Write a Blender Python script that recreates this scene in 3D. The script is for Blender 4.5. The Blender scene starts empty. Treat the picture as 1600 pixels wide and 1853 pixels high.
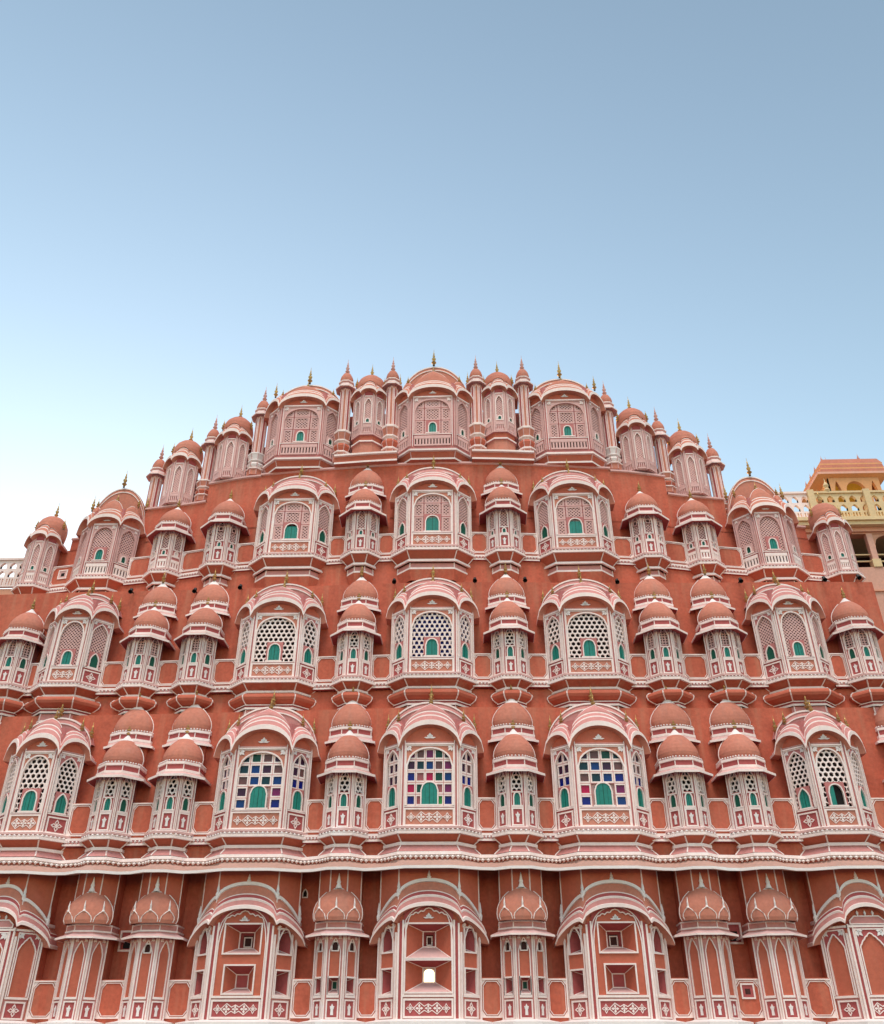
import bpy, math, random
random.seed(7)
S = bpy.context.scene
COL = S.collection
PI = math.pi

# ------------------------------------------------------------------ camera, sky, fill lamp, exposure
cd = bpy.data.cameras.new('camera'); cam = bpy.data.objects.new('camera', cd); COL.objects.link(cam)
cam.location = (0.85, -20.0, 2.0)
cam.rotation_euler = (math.radians(90 + 32), 0, math.radians(1.8))
cd.sensor_fit = 'HORIZONTAL'; cd.sensor_width = 36.0; cd.lens = 36.05
cd.clip_start = 0.1; cd.clip_end = 2000
S.camera = cam
S.render.resolution_x, S.render.resolution_y = 884, 1024

W = bpy.data.worlds.new('World'); S.world = W; W.use_nodes = True
wn = W.node_tree; wn.nodes.clear()
GLOW_EL, GLOW_AZ = math.radians(4), math.radians(-22)    # the low sun hidden behind the palace (azimuth clockwise from +Y)
FILL_EL, FILL_AZ = math.radians(66), math.radians(187)      # added front fill lamp, standing in for open-sky light on the shaded front
sky = wn.nodes.new('ShaderNodeTexSky'); sky.sky_type = 'NISHITA'; sky.sun_disc = False
sky.sun_elevation = GLOW_EL; sky.sun_rotation = GLOW_AZ
sky.air_density = 1.0; sky.dust_density = 0.45; sky.ozone_density = 1.2
bg = wn.nodes.new('ShaderNodeBackground'); bg.inputs['Strength'].default_value = 0.15
wo = wn.nodes.new('ShaderNodeOutputWorld')
hsv = wn.nodes.new('ShaderNodeHueSaturation'); hsv.inputs['Saturation'].default_value = 0.90; hsv.inputs['Value'].default_value = 1.55
wn.links.new(sky.outputs[0], hsv.inputs['Color']); wn.links.new(hsv.outputs[0], bg.inputs['Color']); wn.links.new(bg.outputs[0], wo.inputs[0])

sl = bpy.data.lights.new('front_fill', 'SUN'); so = bpy.data.objects.new('front_fill', sl); COL.objects.link(so)  # fill lamp added in front; the real sun is behind the palace
sl.energy = 0.95; sl.angle = math.radians(32); sl.color = (1.0, 0.87, 0.77)
so.location = (0, -20, 40)
so.rotation_euler = (math.radians(90) - FILL_EL, 0, math.radians(180) - FILL_AZ)   # lamp shines along its own -Z, down onto the street front

S.view_settings.view_transform = 'Standard'; S.view_settings.look = 'None'
S.view_settings.exposure = 1.5; S.view_settings.gamma = 1.0

# ------------------------------------------------------------------ materials
def nd(nt, t, **k):
    n = nt.nodes.new(t)
    for a, b in k.items(): setattr(n, a, b)
    return n
MATS = {}
def material(name, col, rough=0.85, var=0.12, streak=0.0, bump=0.15, metal=0.0, spec=0.3, dirt=None, bscale=40, coat=0.0):
    m = bpy.data.materials.new(name); m.use_nodes = True
    nt = m.node_tree; b = nt.nodes['Principled BSDF']
    geo = nd(nt, 'ShaderNodeNewGeometry')
    n1 = nd(nt, 'ShaderNodeTexNoise'); n1.inputs['Scale'].default_value = 1.3; n1.inputs['Detail'].default_value = 6; n1.inputs['Roughness'].default_value = 0.65
    n2 = nd(nt, 'ShaderNodeTexNoise'); n2.inputs['Scale'].default_value = 14; n2.inputs['Detail'].default_value = 5
    nt.links.new(geo.outputs['Position'], n1.inputs['Vector']); nt.links.new(geo.outputs['Position'], n2.inputs['Vector'])
    add = nd(nt, 'ShaderNodeMath', operation='ADD'); nt.links.new(n1.outputs['Fac'], add.inputs[0]); nt.links.new(n2.outputs['Fac'], add.inputs[1])
    mr = nd(nt, 'ShaderNodeMapRange'); nt.links.new(add.outputs[0], mr.inputs['Value'])
    mr.inputs['From Min'].default_value = 0.65; mr.inputs['From Max'].default_value = 1.35
    mr.inputs['To Min'].default_value = 1 - var; mr.inputs['To Max'].default_value = 1 + var
    mul = nd(nt, 'ShaderNodeVectorMath', operation='SCALE'); mul.inputs[0].default_value = col[:3]
    nt.links.new(mr.outputs[0], mul.inputs['Scale'])
    oi = nd(nt, 'ShaderNodeObjectInfo'); om = nd(nt, 'ShaderNodeMapRange'); nt.links.new(oi.outputs['Random'], om.inputs['Value'])
    om.inputs['To Min'].default_value = 0.93; om.inputs['To Max'].default_value = 1.06
    mm = nd(nt, 'ShaderNodeMath', operation='MULTIPLY'); nt.links.new(mr.outputs[0], mm.inputs[0]); nt.links.new(om.outputs[0], mm.inputs[1])
    nt.links.new(mm.outputs[0], mul.inputs['Scale'])
    out = mul.outputs[0]
    if streak > 0:                              # faded, worn patches
        n5 = nd(nt, 'ShaderNodeTexNoise'); n5.inputs['Scale'].default_value = 0.9; n5.inputs['Detail'].default_value = 8; n5.inputs['Roughness'].default_value = 0.7
        nt.links.new(geo.outputs['Position'], n5.inputs['Vector'])
        r5 = nd(nt, 'ShaderNodeMapRange'); nt.links.new(n5.outputs['Fac'], r5.inputs['Value'])
        r5.inputs['From Min'].default_value = 0.56; r5.inputs['From Max'].default_value = 0.66; r5.inputs['To Max'].default_value = 0.30
        m5 = nd(nt, 'ShaderNodeMix', data_type='RGBA'); nt.links.new(r5.outputs[0], m5.inputs['Factor']); nt.links.new(out, m5.inputs[6])
        m5.inputs[7].default_value = (min(1, col[0] * 1.12 + .02), min(1, col[1] * 1.35 + .02), min(1, col[2] * 1.5 + .02), 1)
        out = m5.outputs[2]
    if streak > 0:
        mp = nd(nt, 'ShaderNodeMapping'); mp.inputs['Scale'].default_value = (5, 5, 0.35)
        nt.links.new(geo.outputs['Position'], mp.inputs['Vector'])
        n3 = nd(nt, 'ShaderNodeTexNoise'); n3.inputs['Scale'].default_value = 1.0; n3.inputs['Detail'].default_value = 5; n3.inputs['Roughness'].default_value = 0.6
        nt.links.new(mp.outputs[0], n3.inputs['Vector'])
        r3 = nd(nt, 'ShaderNodeMapRange'); nt.links.new(n3.outputs['Fac'], r3.inputs['Value'])
        r3.inputs['From Min'].default_value = 0.48; r3.inputs['From Max'].default_value = 0.75
        r3.inputs['To Min'].default_value = 0.0; r3.inputs['To Max'].default_value = streak
        mx = nd(nt, 'ShaderNodeMix', data_type='RGBA')
        nt.links.new(r3.outputs[0], mx.inputs['Factor']); nt.links.new(out, mx.inputs[6])
        mx.inputs[7].default_value = (*(dirt or (0.42, 0.25, 0.2)), 1)
        out = mx.outputs[2]
    nt.links.new(out, b.inputs['Base Color'])
    b.inputs['Roughness'].default_value = rough; b.inputs['Metallic'].default_value = metal
    b.inputs['Specular IOR Level'].default_value = spec
    if bump > 0:
        n4 = nd(nt, 'ShaderNodeTexNoise'); n4.inputs['Scale'].default_value = bscale; n4.inputs['Detail'].default_value = 4
        nt.links.new(geo.outputs['Position'], n4.inputs['Vector'])
        bp = nd(nt, 'ShaderNodeBump'); bp.inputs['Strength'].default_value = bump; bp.inputs['Distance'].default_value = 0.02
        nt.links.new(n4.outputs['Fac'], bp.inputs['Height']); nt.links.new(bp.outputs[0], b.inputs['Normal'])
    MATS[name] = m; return m

material('wall', (0.49, 0.112, 0.066), streak=0.5, dirt=(0.50, 0.235, 0.15), var=0.22)
material('field', (0.50, 0.122, 0.074), streak=0.2, dirt=(0.46, 0.20, 0.12), var=0.12)
material('salmon', (0.53, 0.190, 0.132), streak=0.25, dirt=(0.36, 0.24, 0.2), var=0.16)
material('mauve', (0.57, 0.235, 0.22), streak=0.18, dirt=(0.38, 0.25, 0.22), var=0.14)
material('rose', (0.40, 0.085, 0.085), var=0.14)
material('blush', (0.49, 0.170, 0.165), streak=0.2, dirt=(0.36, 0.2, 0.18), var=0.14)
material('pale', (0.67, 0.40, 0.38), streak=0.15, dirt=(0.42, 0.3, 0.27), var=0.10)
material('white', (0.86, 0.70, 0.67), streak=0.18, dirt=(0.5, 0.38, 0.34), var=0.08, bump=0.1)
material('bright', (0.80, 0.71, 0.70), streak=0.12, dirt=(0.55, 0.48, 0.45), var=0.06, bump=0.1)
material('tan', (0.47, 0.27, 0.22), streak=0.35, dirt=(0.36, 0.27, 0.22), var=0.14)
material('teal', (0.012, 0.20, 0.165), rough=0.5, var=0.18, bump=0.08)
material('teal_dark', (0.006, 0.085, 0.055), rough=0.6, var=0.18, bump=0.08)  # shaded copy of teal for side-face shutters; also grooves and small panes
material('hollow', (0.06, 0.02, 0.018), var=0.3)  # dark sheet behind lattices and openings; paints in the unlit inside
material('black_hollow', (0.012, 0.008, 0.009), var=0.3)  # near-black backing, shade of deep openings put into the colour
material('gold', (0.55, 0.36, 0.14), rough=0.45, metal=0.55, var=0.3, bump=0.0)
material('bronze', (0.24, 0.13, 0.06), rough=0.5, metal=0.4, var=0.3, bump=0.0)
for nm, c in dict(navy=(0.004, 0.010, 0.17), deepblue=(0.003, 0.035, 0.16), crimson=(0.42, 0.004, 0.06), plum=(0.17, 0.012, 0.09),
                  brownglass=(0.14, 0.06, 0.06), pineglass=(0.004, 0.06, 0.04), darkteal=(0.006, 0.035, 0.05), aubergine=(0.045, 0.012, 0.04),
                  roseglass=(0.32, 0.09, 0.10), leafglass=(0.03, 0.25, 0.05)).items():
    material('glass_' + nm, c, rough=0.25, var=0.2, bump=0.0, spec=0.2)
material('apricot', (0.68, 0.33, 0.15), streak=0.2, dirt=(0.6, 0.36, 0.2), var=0.12)
material('peach', (0.62, 0.30, 0.20), streak=0.2, dirt=(0.5, 0.3, 0.2), var=0.12)
material('palepink', (0.66, 0.36, 0.28), streak=0.2, dirt=(0.5, 0.3, 0.24), var=0.10)
material('cream', (0.68, 0.50, 0.29), streak=0.2, dirt=(0.5, 0.38, 0.28), var=0.10)
material('ochre', (0.78, 0.44, 0.04), streak=0.1, var=0.15)
material('asphalt', (0.05, 0.05, 0.05), var=0.25, bump=0.4)
material('paving', (0.22, 0.19, 0.17), var=0.2, bump=0.3)
material('darkmetal', (0.02, 0.018, 0.018), rough=0.5, var=0.2, bump=0)

# ------------------------------------------------------------------ mesh builder
class MB:
    def __init__(s): s.v, s.f, s.m = [], [], []
    def add(s, vs, fs, mat):
        o = len(s.v); s.v += vs
        for i, f in enumerate(fs):
            s.f.append([o + k for k in f]); s.m.append(mat if isinstance(mat, str) else mat[i])
    def loft(s, curves, mats, closed=False):
        n = len(curves[0])
        for a in range(len(curves) - 1):
            m = mats if isinstance(mats, str) else mats[a]
            if m is None: continue
            c0, c1 = curves[a], curves[a + 1]
            k = n if closed else n - 1
            s.add(list(c0) + list(c1), [[i, (i + 1) % n, n + (i + 1) % n, n + i] for i in range(k)], m)
    def box(s, x0, x1, y0, y1, z0, z1, mat):
        v = [(x, y, z) for z in (z0, z1) for y in (y0, y1) for x in (x0, x1)]
        s.add(v, [[0, 2, 3, 1], [4, 5, 7, 6], [0, 1, 5, 4], [2, 6, 7, 3], [0, 4, 6, 2], [1, 3, 7, 5]], mat)
    def tube(s, pts, r, mat, n=5):
        rings = []
        for i, p in enumerate(pts):
            a = pts[max(0, i - 1)]; b = pts[min(len(pts) - 1, i + 1)]
            d = [b[k] - a[k] for k in range(3)]; L = math.sqrt(sum(q * q for q in d)) or 1
            d = [q / L for q in d]
            h = (0, 0, 1) if abs(d[2]) < 0.8 else (0, 1, 0)
            e1 = (d[1] * h[2] - d[2] * h[1], d[2] * h[0] - d[0] * h[2], d[0] * h[1] - d[1] * h[0])
            L = math.sqrt(sum(q * q for q in e1)); e1 = [q / L for q in e1]
            e2 = (d[1] * e1[2] - d[2] * e1[1], d[2] * e1[0] - d[0] * e1[2], d[0] * e1[1] - d[1] * e1[0])
            rr = r[i] if isinstance(r, (list, tuple)) else r
            rings.append([tuple(p[k] + rr * (math.cos(2 * PI * j / n) * e1[k] + math.sin(2 * PI * j / n) * e2[k]) for k in range(3)) for j in range(n)])
        s.loft(rings, mat, True)
    def lathe(s, cx, cy, prof, mats, n=20, a0=0.0, a1=2 * PI, ys=1.0):
        full = abs(a1 - a0 - 2 * PI) < 1e-6
        k = n if full else n + 1
        s.loft([[(cx + r * math.cos(a0 + (a1 - a0) * j / n), cy + ys * r * math.sin(a0 + (a1 - a0) * j / n), z) for j in range(k)] for r, z in prof], mats, full)
    def bead(s, x, y, z, r, mat):
        v = [(x, y, z + r), (x, y, z - r)] + [(x + r * math.cos(a * PI / 3), y + r * math.sin(a * PI / 3), z) for a in range(6)]
        s.add(v, [[0, 2 + i, 2 + (i + 1) % 6] for i in range(6)] + [[1, 2 + (i + 1) % 6, 2 + i] for i in range(6)], mat)
    def build(s, name, parent=None, loc=None):
        me = bpy.data.meshes.new(name); me.from_pydata(s.v, [], s.f)
        names = []
        for q in s.m:
            if q not in names: names.append(q)
        for q in names: me.materials.append(MATS[q])
        idx = {q: i for i, q in enumerate(names)}
        me.polygons.foreach_set('material_index', [idx[q] for q in s.m])
        me.shade_smooth(); me.set_sharp_from_angle(angle=math.radians(38)); me.update()
        o = bpy.data.objects.new(name, me); COL.objects.link(o)
        if parent: o.parent = parent
        if loc: o.location = loc
        return o

def offs(plan, d, ends=None):
    """mitred outward offset of an open plan polyline (left to right, front = -y)"""
    out = []; n = len(plan)
    for i, p in enumerate(plan):
        ns = []
        for a, b in ((i - 1, i), (i, i + 1)):
            if a < 0 or b >= n: continue
            tx, ty = plan[b][0] - plan[a][0], plan[b][1] - plan[a][1]; L = math.hypot(tx, ty) or 1
            ns.append((ty / L, -tx / L))
        if len(ns) == 1: nx, ny, k = ns[0][0], ns[0][1], 1.0
        else:
            nx, ny = ns[0][0] + ns[1][0], ns[0][1] + ns[1][1]; L = math.hypot(nx, ny) or 1
            nx, ny = nx / L, ny / L; k = 1.0 / max(0.35, nx * ns[0][0] + ny * ns[0][1])
        out.append((p[0] + nx * d * k, p[1] + ny * d * k))
    return out
def lift(pl, z): return [(x, y, z) for x, y in pl]
def loft_plan(mb, plan, prof, mats): mb.loft([lift(offs(plan, r), z) for r, z in prof], mats)
def ribs(mb, plan, prof, idx, r=0.016, mat='white', out=0.006):
    cs = [lift(offs(plan, q + out), z) for q, z in prof]
    for i in idx: mb.tube([c[i] for c in cs], r, mat, 4)
def beads(mb, plan, d, z, pitch, r, mat):
    pl = offs(plan, d)
    for a, b in zip(pl, pl[1:]):
        L = math.hypot(b[0] - a[0], b[1] - a[1]); k = max(1, round(L / pitch))
        for i in range(k):
            t = (i + .5) / k; mb.bead(a[0] + (b[0] - a[0]) * t, a[1] + (b[1] - a[1]) * t, z, r, mat)

# ------------------------------------------------------------------ working on one flat face of a bay
class Face:
    def __init__(s, A, B, z=0.0):
        s.L = math.hypot(B[0] - A[0], B[1] - A[1]); s.h = s.L / 2
        s.t = ((B[0] - A[0]) / s.L, (B[1] - A[1]) / s.L); s.n = (s.t[1], -s.t[0])
        s.o = ((A[0] + B[0]) / 2, (A[1] + B[1]) / 2); s.z = z
    def p(s, u, v, d=0.0): return (s.o[0] + u * s.t[0] + d * s.n[0], s.o[1] + u * s.t[1] + d * s.n[1], s.z + v)
def fb(mb, F, u0, u1, v0, v1, d0, d1, mat):
    q = [F.p(u, v, d) for d in (d0, d1) for u, v in ((u0, v0), (u1, v0), (u1, v1), (u0, v1))]
    mb.add(q, [[4, 5, 6, 7], [0, 1, 5, 4], [1, 2, 6, 5], [2, 3, 7, 6], [3, 0, 4, 7]], mat)
def fpoly(mb, F, pts, d0, d1, mat):
    n = len(pts); q = [F.p(u, v, d1) for u, v in pts] + [F.p(u, v, d0) for u, v in pts]
    mb.add(q, [list(range(n))] + [[i, n + i, n + (i + 1) % n, (i + 1) % n] for i in range(n)], mat)
def fline(mb, F, pts, w, d0, d1, mat, closed=False):
    n = len(pts); L, R = [], []
    for i in range(n):
        a = pts[(i - 1) % n] if (closed or i > 0) else None
        b = pts[(i + 1) % n] if (closed or i < n - 1) else None
        ns = []
        for s_, e in ((a, pts[i]), (pts[i], b)):
            if s_ is None or e is None: continue
            dx, dy = e[0] - s_[0], e[1] - s_[1]; l = math.hypot(dx, dy)
            if l > 1e-6: ns.append((-dy / l, dx / l))
        if not ns: ns = [(0, 1)]
        nx, ny = sum(q[0] for q in ns), sum(q[1] for q in ns); l = math.hypot(nx, ny) or 1; nx /= l; ny /= l
        k = 1 / max(.5, nx * ns[0][0] + ny * ns[0][1]); k *= w / 2
        L.append((pts[i][0] + nx * k, pts[i][1] + ny * k)); R.append((pts[i][0] - nx * k, pts[i][1] - ny * k))
    c = [[F.p(*p, d0) for p in L], [F.p(*p, d1) for p in L], [F.p(*p, d1) for p in R], [F.p(*p, d0) for p in R]]
    mb.loft(c, mat, closed)
def rect(u0, u1, v0, v1): return [(u0, v0), (u1, v0), (u1, v1), (u0, v1)]
def arch(ul, ur, vb, vs, vc, kind='round', n=14):
    c = (ul + ur) / 2; w = (ur - ul) / 2; pts = [(ul, vb)]
    for i in range(n + 1):
        t = -1 + 2 * i / n
        if kind == 'round': h = math.sqrt(max(0, 1 - abs(t) ** 2.1))
        elif kind == 'shoulder':
            s_ = 1 - abs(t); h = .82 * (1 - (1 - s_) ** 9) + .18 * s_ ** 3 + .05 * (abs(math.sin(t * PI * 4.5)) - .5) * (1 if .05 < s_ < .97 else 0)
        elif kind == 'point':
            s_ = 1 - abs(t); h = 0.80 * math.sin(min(1, s_ * 1.12) * PI / 2) ** .75 + 0.20 * s_ ** 3
        else:                                   # cusped
            s_ = 1 - abs(t); h = 0.74 * math.sin(s_ * PI / 2) ** .8 + 0.26 * s_ ** 2.2 + 0.055 * (abs(math.sin(t * PI * 3.5)) - .5) * (1 if 0.03 < s_ < .97 else 0)
        pts.append((c + t * w, vs + (vc - vs) * h))
    pts.append((ur, vb)); return pts
def plate(mb, F, u0, u1, v0, v1, ar, d0, d1, mat):
    """slab u0..u1, v0..v1 pierced by the arch outline ar (whose foot stands on v0)"""
    ul, ur = ar[0][0], ar[-1][0]
    if ul - u0 > 1e-4: fb(mb, F, u0, ul, v0, v1, d0, d1, mat)
    if u1 - ur > 1e-4: fb(mb, F, ur, u1, v0, v1, d0, d1, mat)
    for a, b in zip(ar, ar[1:]):
        if abs(b[0] - a[0]) > 1e-5:
            mb.add([F.p(*a, d1), F.p(*b, d1), F.p(b[0], v1, d1), F.p(a[0], v1, d1)], [[0, 1, 2, 3]], mat)
        mb.add([F.p(*a, d0), F.p(*b, d0), F.p(*b, d1), F.p(*a, d1)], [[0, 1, 2, 3]], mat)
def holes_v(mb, F, u0, u1, v0, v1, hs, d0, d1, mat):
    """slab with a vertical stack of rectangular holes (ua,ub,va,vb)"""
    v = v0
    for ua, ub, va, vb in sorted(hs, key=lambda h: h[2]):
        if va > v + 1e-4: fb(mb, F, u0, u1, v, va, d0, d1, mat)
        if ua > u0 + 1e-4: fb(mb, F, u0, ua, va, vb, d0, d1, mat)
        if ub < u1 - 1e-4: fb(mb, F, ub, u1, va, vb, d0, d1, mat)
        v = vb
    if v < v1 - 1e-4: fb(mb, F, u0, u1, v, v1, d0, d1, mat)
def diag(mb, F, u0, u1, v0, v1, pitch, w, d0, d1, mat, skip=None):
    """diagonal stone trellis clipped to a rectangle"""
    for sg in (1, -1):
        c = (u0 + v0 if sg > 0 else v0 - u1) + pitch * .3; top = (u1 + v1 if sg > 0 else v1 - u0)
        while c < top:
            pts = []
            for u in (u0, u1):
                v = c - sg * u
                if v0 - 1e-6 <= v <= v1 + 1e-6: pts.append((u, v))
            for v in (v0, v1):
                u = (c - v) * sg
                if u0 < u < u1: pts.append((u, v))
            if len(pts) >= 2:
                a, b = pts[0], pts[-1]
                if math.hypot(a[0] - b[0], a[1] - b[1]) > pitch * .4:
                    fline(mb, F, [a, b], w, d0, d1 + (0.002 if sg > 0 else 0), mat)
            c += pitch
def gridlat(mb, F, u0, u1, v0, v1, pitch, w, d0, d1, mat):
    k = max(2, round((u1 - u0) / pitch)); l = max(2, round((v1 - v0) / pitch))
    for i in range(k + 1):
        u = u0 + (u1 - u0) * i / k; fb(mb, F, u - w / 2, u + w / 2, v0, v1, d0, d1, mat)
    for i in range(l + 1):
        v = v0 + (v1 - v0) * i / l; fb(mb, F, u0, u1, v - w / 2, v + w / 2, d0, d1 - .002, mat)
def hexlat(mb, F, u0, u1, v0, v1, pitch, frac, d0, d1, mat, skip=None, kind='hex'):
    """pierced stone screen: every cell is a hexagon with a round (or small arched) hole"""
    k = max(1, round((u1 - u0) / pitch)); pu = (u1 - u0) / k; pv = pu * .90; rows = int((v1 - v0) / pv) + 2
    for r in range(rows):
        for c in range(-1, k + 1):
            cu = u0 + (c + .5 + (.5 if r % 2 else 0)) * pu; cv = v0 + (r + .35) * pv
            if cu < u0 - pu * .55 or cu > u1 + pu * .55 or cv > v1 + pv * .6: continue
            if skip and skip[0] < cu < skip[1] and cv < skip[2]: continue
            R = pu / math.sqrt(3)
            o, h = [], []
            for j in range(6):
                a = PI / 2 + j * PI / 3
                o.append((cu + R * math.cos(a), cv + R * math.sin(a) * (pv / (pu * .866))))
                h.append((cu + R * frac * math.cos(a), cv + R * frac * math.sin(a)))
            if kind == 'niche':
                q = pu * .34
                h = [(cu, cv + q * 1.25), (cu - q * .9, cv + q * .6), (cu - q, cv - q * 1.1), (cu, cv - q * 1.1), (cu + q, cv - q * 1.1), (cu + q * .9, cv + q * .6)]
            cl = lambda p: (min(max(p[0], u0), u1), min(max(p[1], v0), v1))
            o = [cl(p) for p in o]; h = [cl(p) for p in h]
            vs = [F.p(*p, d1) for p in o] + [F.p(*p, d1) for p in h] + [F.p(*p, d0) for p in h]
            mb.add(vs, [[j, (j + 1) % 6, 6 + (j + 1) % 6, 6 + j] for j in range(6)] + [[6 + j, 6 + (j + 1) % 6, 12 + (j + 1) % 6, 12 + j] for j in range(6)], mat)
def petal(mb, F, u, v, a, l, w, d0, d1, mat):
    ca, sa = math.cos(a), math.sin(a)
    pts = [(0, 0), (l * .55, w / 2), (l, 0), (l * .55, -w / 2)]
    fpoly(mb, F, [(u + x * ca - y * sa, v + x * sa + y * ca) for x, y in pts], d0, d1, mat)
def quatre(mb, F, u, v, r, d0, d1, mat, solid=True):
    for k in range(4):
        a = k * PI / 2
        if solid: petal(mb, F, u, v, a, r, r * .62, d0, d1, mat)
        else:
            ca, sa = math.cos(a), math.sin(a)
            fline(mb, F, [(u + x * ca - y * sa, v + x * sa + y * ca) for x, y in ((r * .12, 0), (r * .55, r * .3), (r, 0), (r * .55, -r * .3))], r * .16, d0, d1, mat, True)
def lotus(mb, F, u, v, s, d0, d1, mat):
    petal(mb, F, u, v, PI / 2, s, s * .7, d0, d1, mat)
    for a, l in ((PI / 2 - .75, .8), (PI / 2 + .75, .8)): petal(mb, F, u, v, a, s * l, s * .45, d0, d1, mat)
    for a in (.15, PI - .15): petal(mb, F, u, v, a, s * 1.1, s * .3, d0, d1, mat)
def corner(mb, F, u, v, su, s, d0, d1, mat):
    """leafy corner ornament pointing down and inwards from an upper corner"""
    for a, l in ((-PI / 4, 1.25), (-.12, .95), (-PI / 2 + .12, .95)):
        an = a if su > 0 else PI - a
        petal(mb, F, u, v, an, s * l, s * .55, d0, d1, mat)
def scroll_panel(mb, F, w, v0, v1, mat='white', fld='salmon'):
    """long flower panel: frame, field and interlaced rosettes"""
    fb(mb, F, -w / 2, w / 2, v0, v1, 0, .008, fld)
    fline(mb, F, rect(-w / 2, w / 2, v0, v1), .034, 0, .03, mat, True)
    vm = (v0 + v1) / 2; h = (v1 - v0) * .36
    if w > .8:
        for s_ in (-1, 1): quatre(mb, F, s_ * w * .37, vm, h * .7, .005, .024, mat, False)
        g = (-.17, 0, .17); k = .16
    else: g = (-.15, 0, .15); k = .15
    for c in (-1.05, 1.05): quatre(mb, F, c * k, vm, h * .72, .005, .024, mat)
    quatre(mb, F, 0, vm, h * .62, .005, .026, mat)
    e = k * 1.75; h *= .9
    for sg in (1, -1):
        fline(mb, F, [(-e, vm), (-k * 1.05, vm + sg * h), (-k * .45, vm + sg * h * .35), (0, vm + sg * h * .75), (k * .45, vm + sg * h * .35), (k * 1.05, vm + sg * h), (e, vm)], .014, .005, .02, mat)
def flower_panel(mb, F, w, v0, v1, mat='white', solid=False, fld='rose'):
    fb(mb, F, -w / 2, w / 2, v0, v1, 0, .008, fld)
    fline(mb, F, rect(-w / 2, w / 2, v0, v1), .03, 0, .028, mat, True)
    quatre(mb, F, 0, (v0 + v1) / 2, min(w, v1 - v0) * .36, .005, .022, mat, solid)
def vase_panel(mb, F, w, v0, v1, mat='white', fld='rose'):
    fb(mb, F, -w / 2, w / 2, v0, v1, 0, .008, fld)
    fline(mb, F, rect(-w / 2, w / 2, v0, v1), .026, 0, .026, mat, True)
    vm = (v0 + v1) / 2; s = (v1 - v0)
    fpoly(mb, F, [(-.028, vm - s * .33), (.028, vm - s * .33), (.024, vm - s * .02), (.04, vm + s * .06), (-.04, vm + s * .06), (-.024, vm - s * .02)], .005, .022, 'bright')
    for a, l in ((PI / 2, .24), (.6, .18), (PI - .6, .18)): petal(mb, F, 0, vm + s * .06, a, s * l, s * .12, .005, .024, 'bright')
def rail_panel(mb, F, w, v0, v1, mat='white', back='hollow', k=None):
    """blind balustrade of little arches"""
    fb(mb, F, -w / 2, w / 2, v0, v1, -.02, .003, back)
    k = k or max(3, round(w / .085))
    fb(mb, F, -w / 2, w / 2, v1 - (v1 - v0) * .28, v1, 0, .03, mat); fb(mb, F, -w / 2, w / 2, v0, v0 + .05, 0, .03, mat)
    for i in range(k + 1):
        u = -w / 2 + w * i / k; q = w / k * .30
        fb(mb, F, max(-w / 2, u - q), min(w / 2, u + q), v0 + .05, v1 - (v1 - v0) * .28, 0, .025, mat)
        if i < k: fpoly(mb, F, [(u, v1 - (v1 - v0) * .28), (u, v1 - (v1 - v0) * .4), (u + w / k * .5, v1 - (v1 - v0) * .29), (u + w / k, v1 - (v1 - v0) * .4), (u + w / k, v1 - (v1 - v0) * .28)], 0, .02, mat)
def shutter(F, u, w, v0, v1, parent, kind='round', mat='teal', d=-.03, name='shutter', ajar=False):
    mb = MB(); a = arch(u - w / 2, u + w / 2, v0, v0 + (v1 - v0) * (.62 if kind == 'round' else .55), v1, kind, 10)
    if ajar:
        fpoly(mb, F, a, d - .05, d - .04, 'black_hollow')
        q = [p for p in a if p[0] <= u - w * .02]
        q = q + [(q[-1][0], v0)]
        fpoly(mb, F, q, d - .02, d + .004, mat)
    else:
        fpoly(mb, F, a, d - .03, d, mat)
        fb(mb, F, u - .006, u + .006, v0, v1 - .01, d, d + .006, 'teal_dark')
        for q in (-.25, .25): fb(mb, F, u + q * w - .003, u + q * w + .003, v0 + .02, v0 + (v1 - v0) * .8, d, d + .002, 'teal_dark')
    return mb.build(name, parent)
def shutter_frame(mb, F, u, w, v0, v1, kind='round', fld='mauve', pad=.05, mat='white'):
    a = arch(u - w / 2, u + w / 2, v0, v0 + (v1 - v0) * (.62 if kind == 'round' else .55), v1, kind, 10)
    if fld: plate(mb, F, u - w / 2 - pad, u + w / 2 + pad, v0, v1 + pad * .9, a, -.06, .0, fld)
    fline(mb, F, a, .026, -.04, .018, mat)
    fb(mb, F, u - w / 2 - pad, u + w / 2 + pad, v0 - .03, v0, -.04, .02, mat)
def finial(mb, x, y, z, h=.34, mats=('gold', 'bronze')):
    r = h * (.16 if h < .45 else .11)
    mb.lathe(x, y, [(r * .5, z - .03), (r * .5, z + h * .06), (r * 1.15, z + h * .14), (r * .45, z + h * .24), (r * .85, z + h * .33), (r * .95, z + h * .38), (r * .35, z + h * .48),
                    (r * .6, z + h * .56), (r * .25, z + h * .64), (r * .35, z + h * .72), (r * .12, z + h * .8), (.004, z + h)],
             ['bronze', mats[0], mats[1], mats[0], mats[0], mats[1], mats[0], mats[1], mats[0], mats[0], mats[0]], 8)
def put_finial(parent, x, y, z, h=.34, mats=('gold', 'bronze')):
    mb = MB(); finial(mb, 0, 0, 0, h, mats); return mb.build('finial', parent, (x, y, z))

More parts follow.
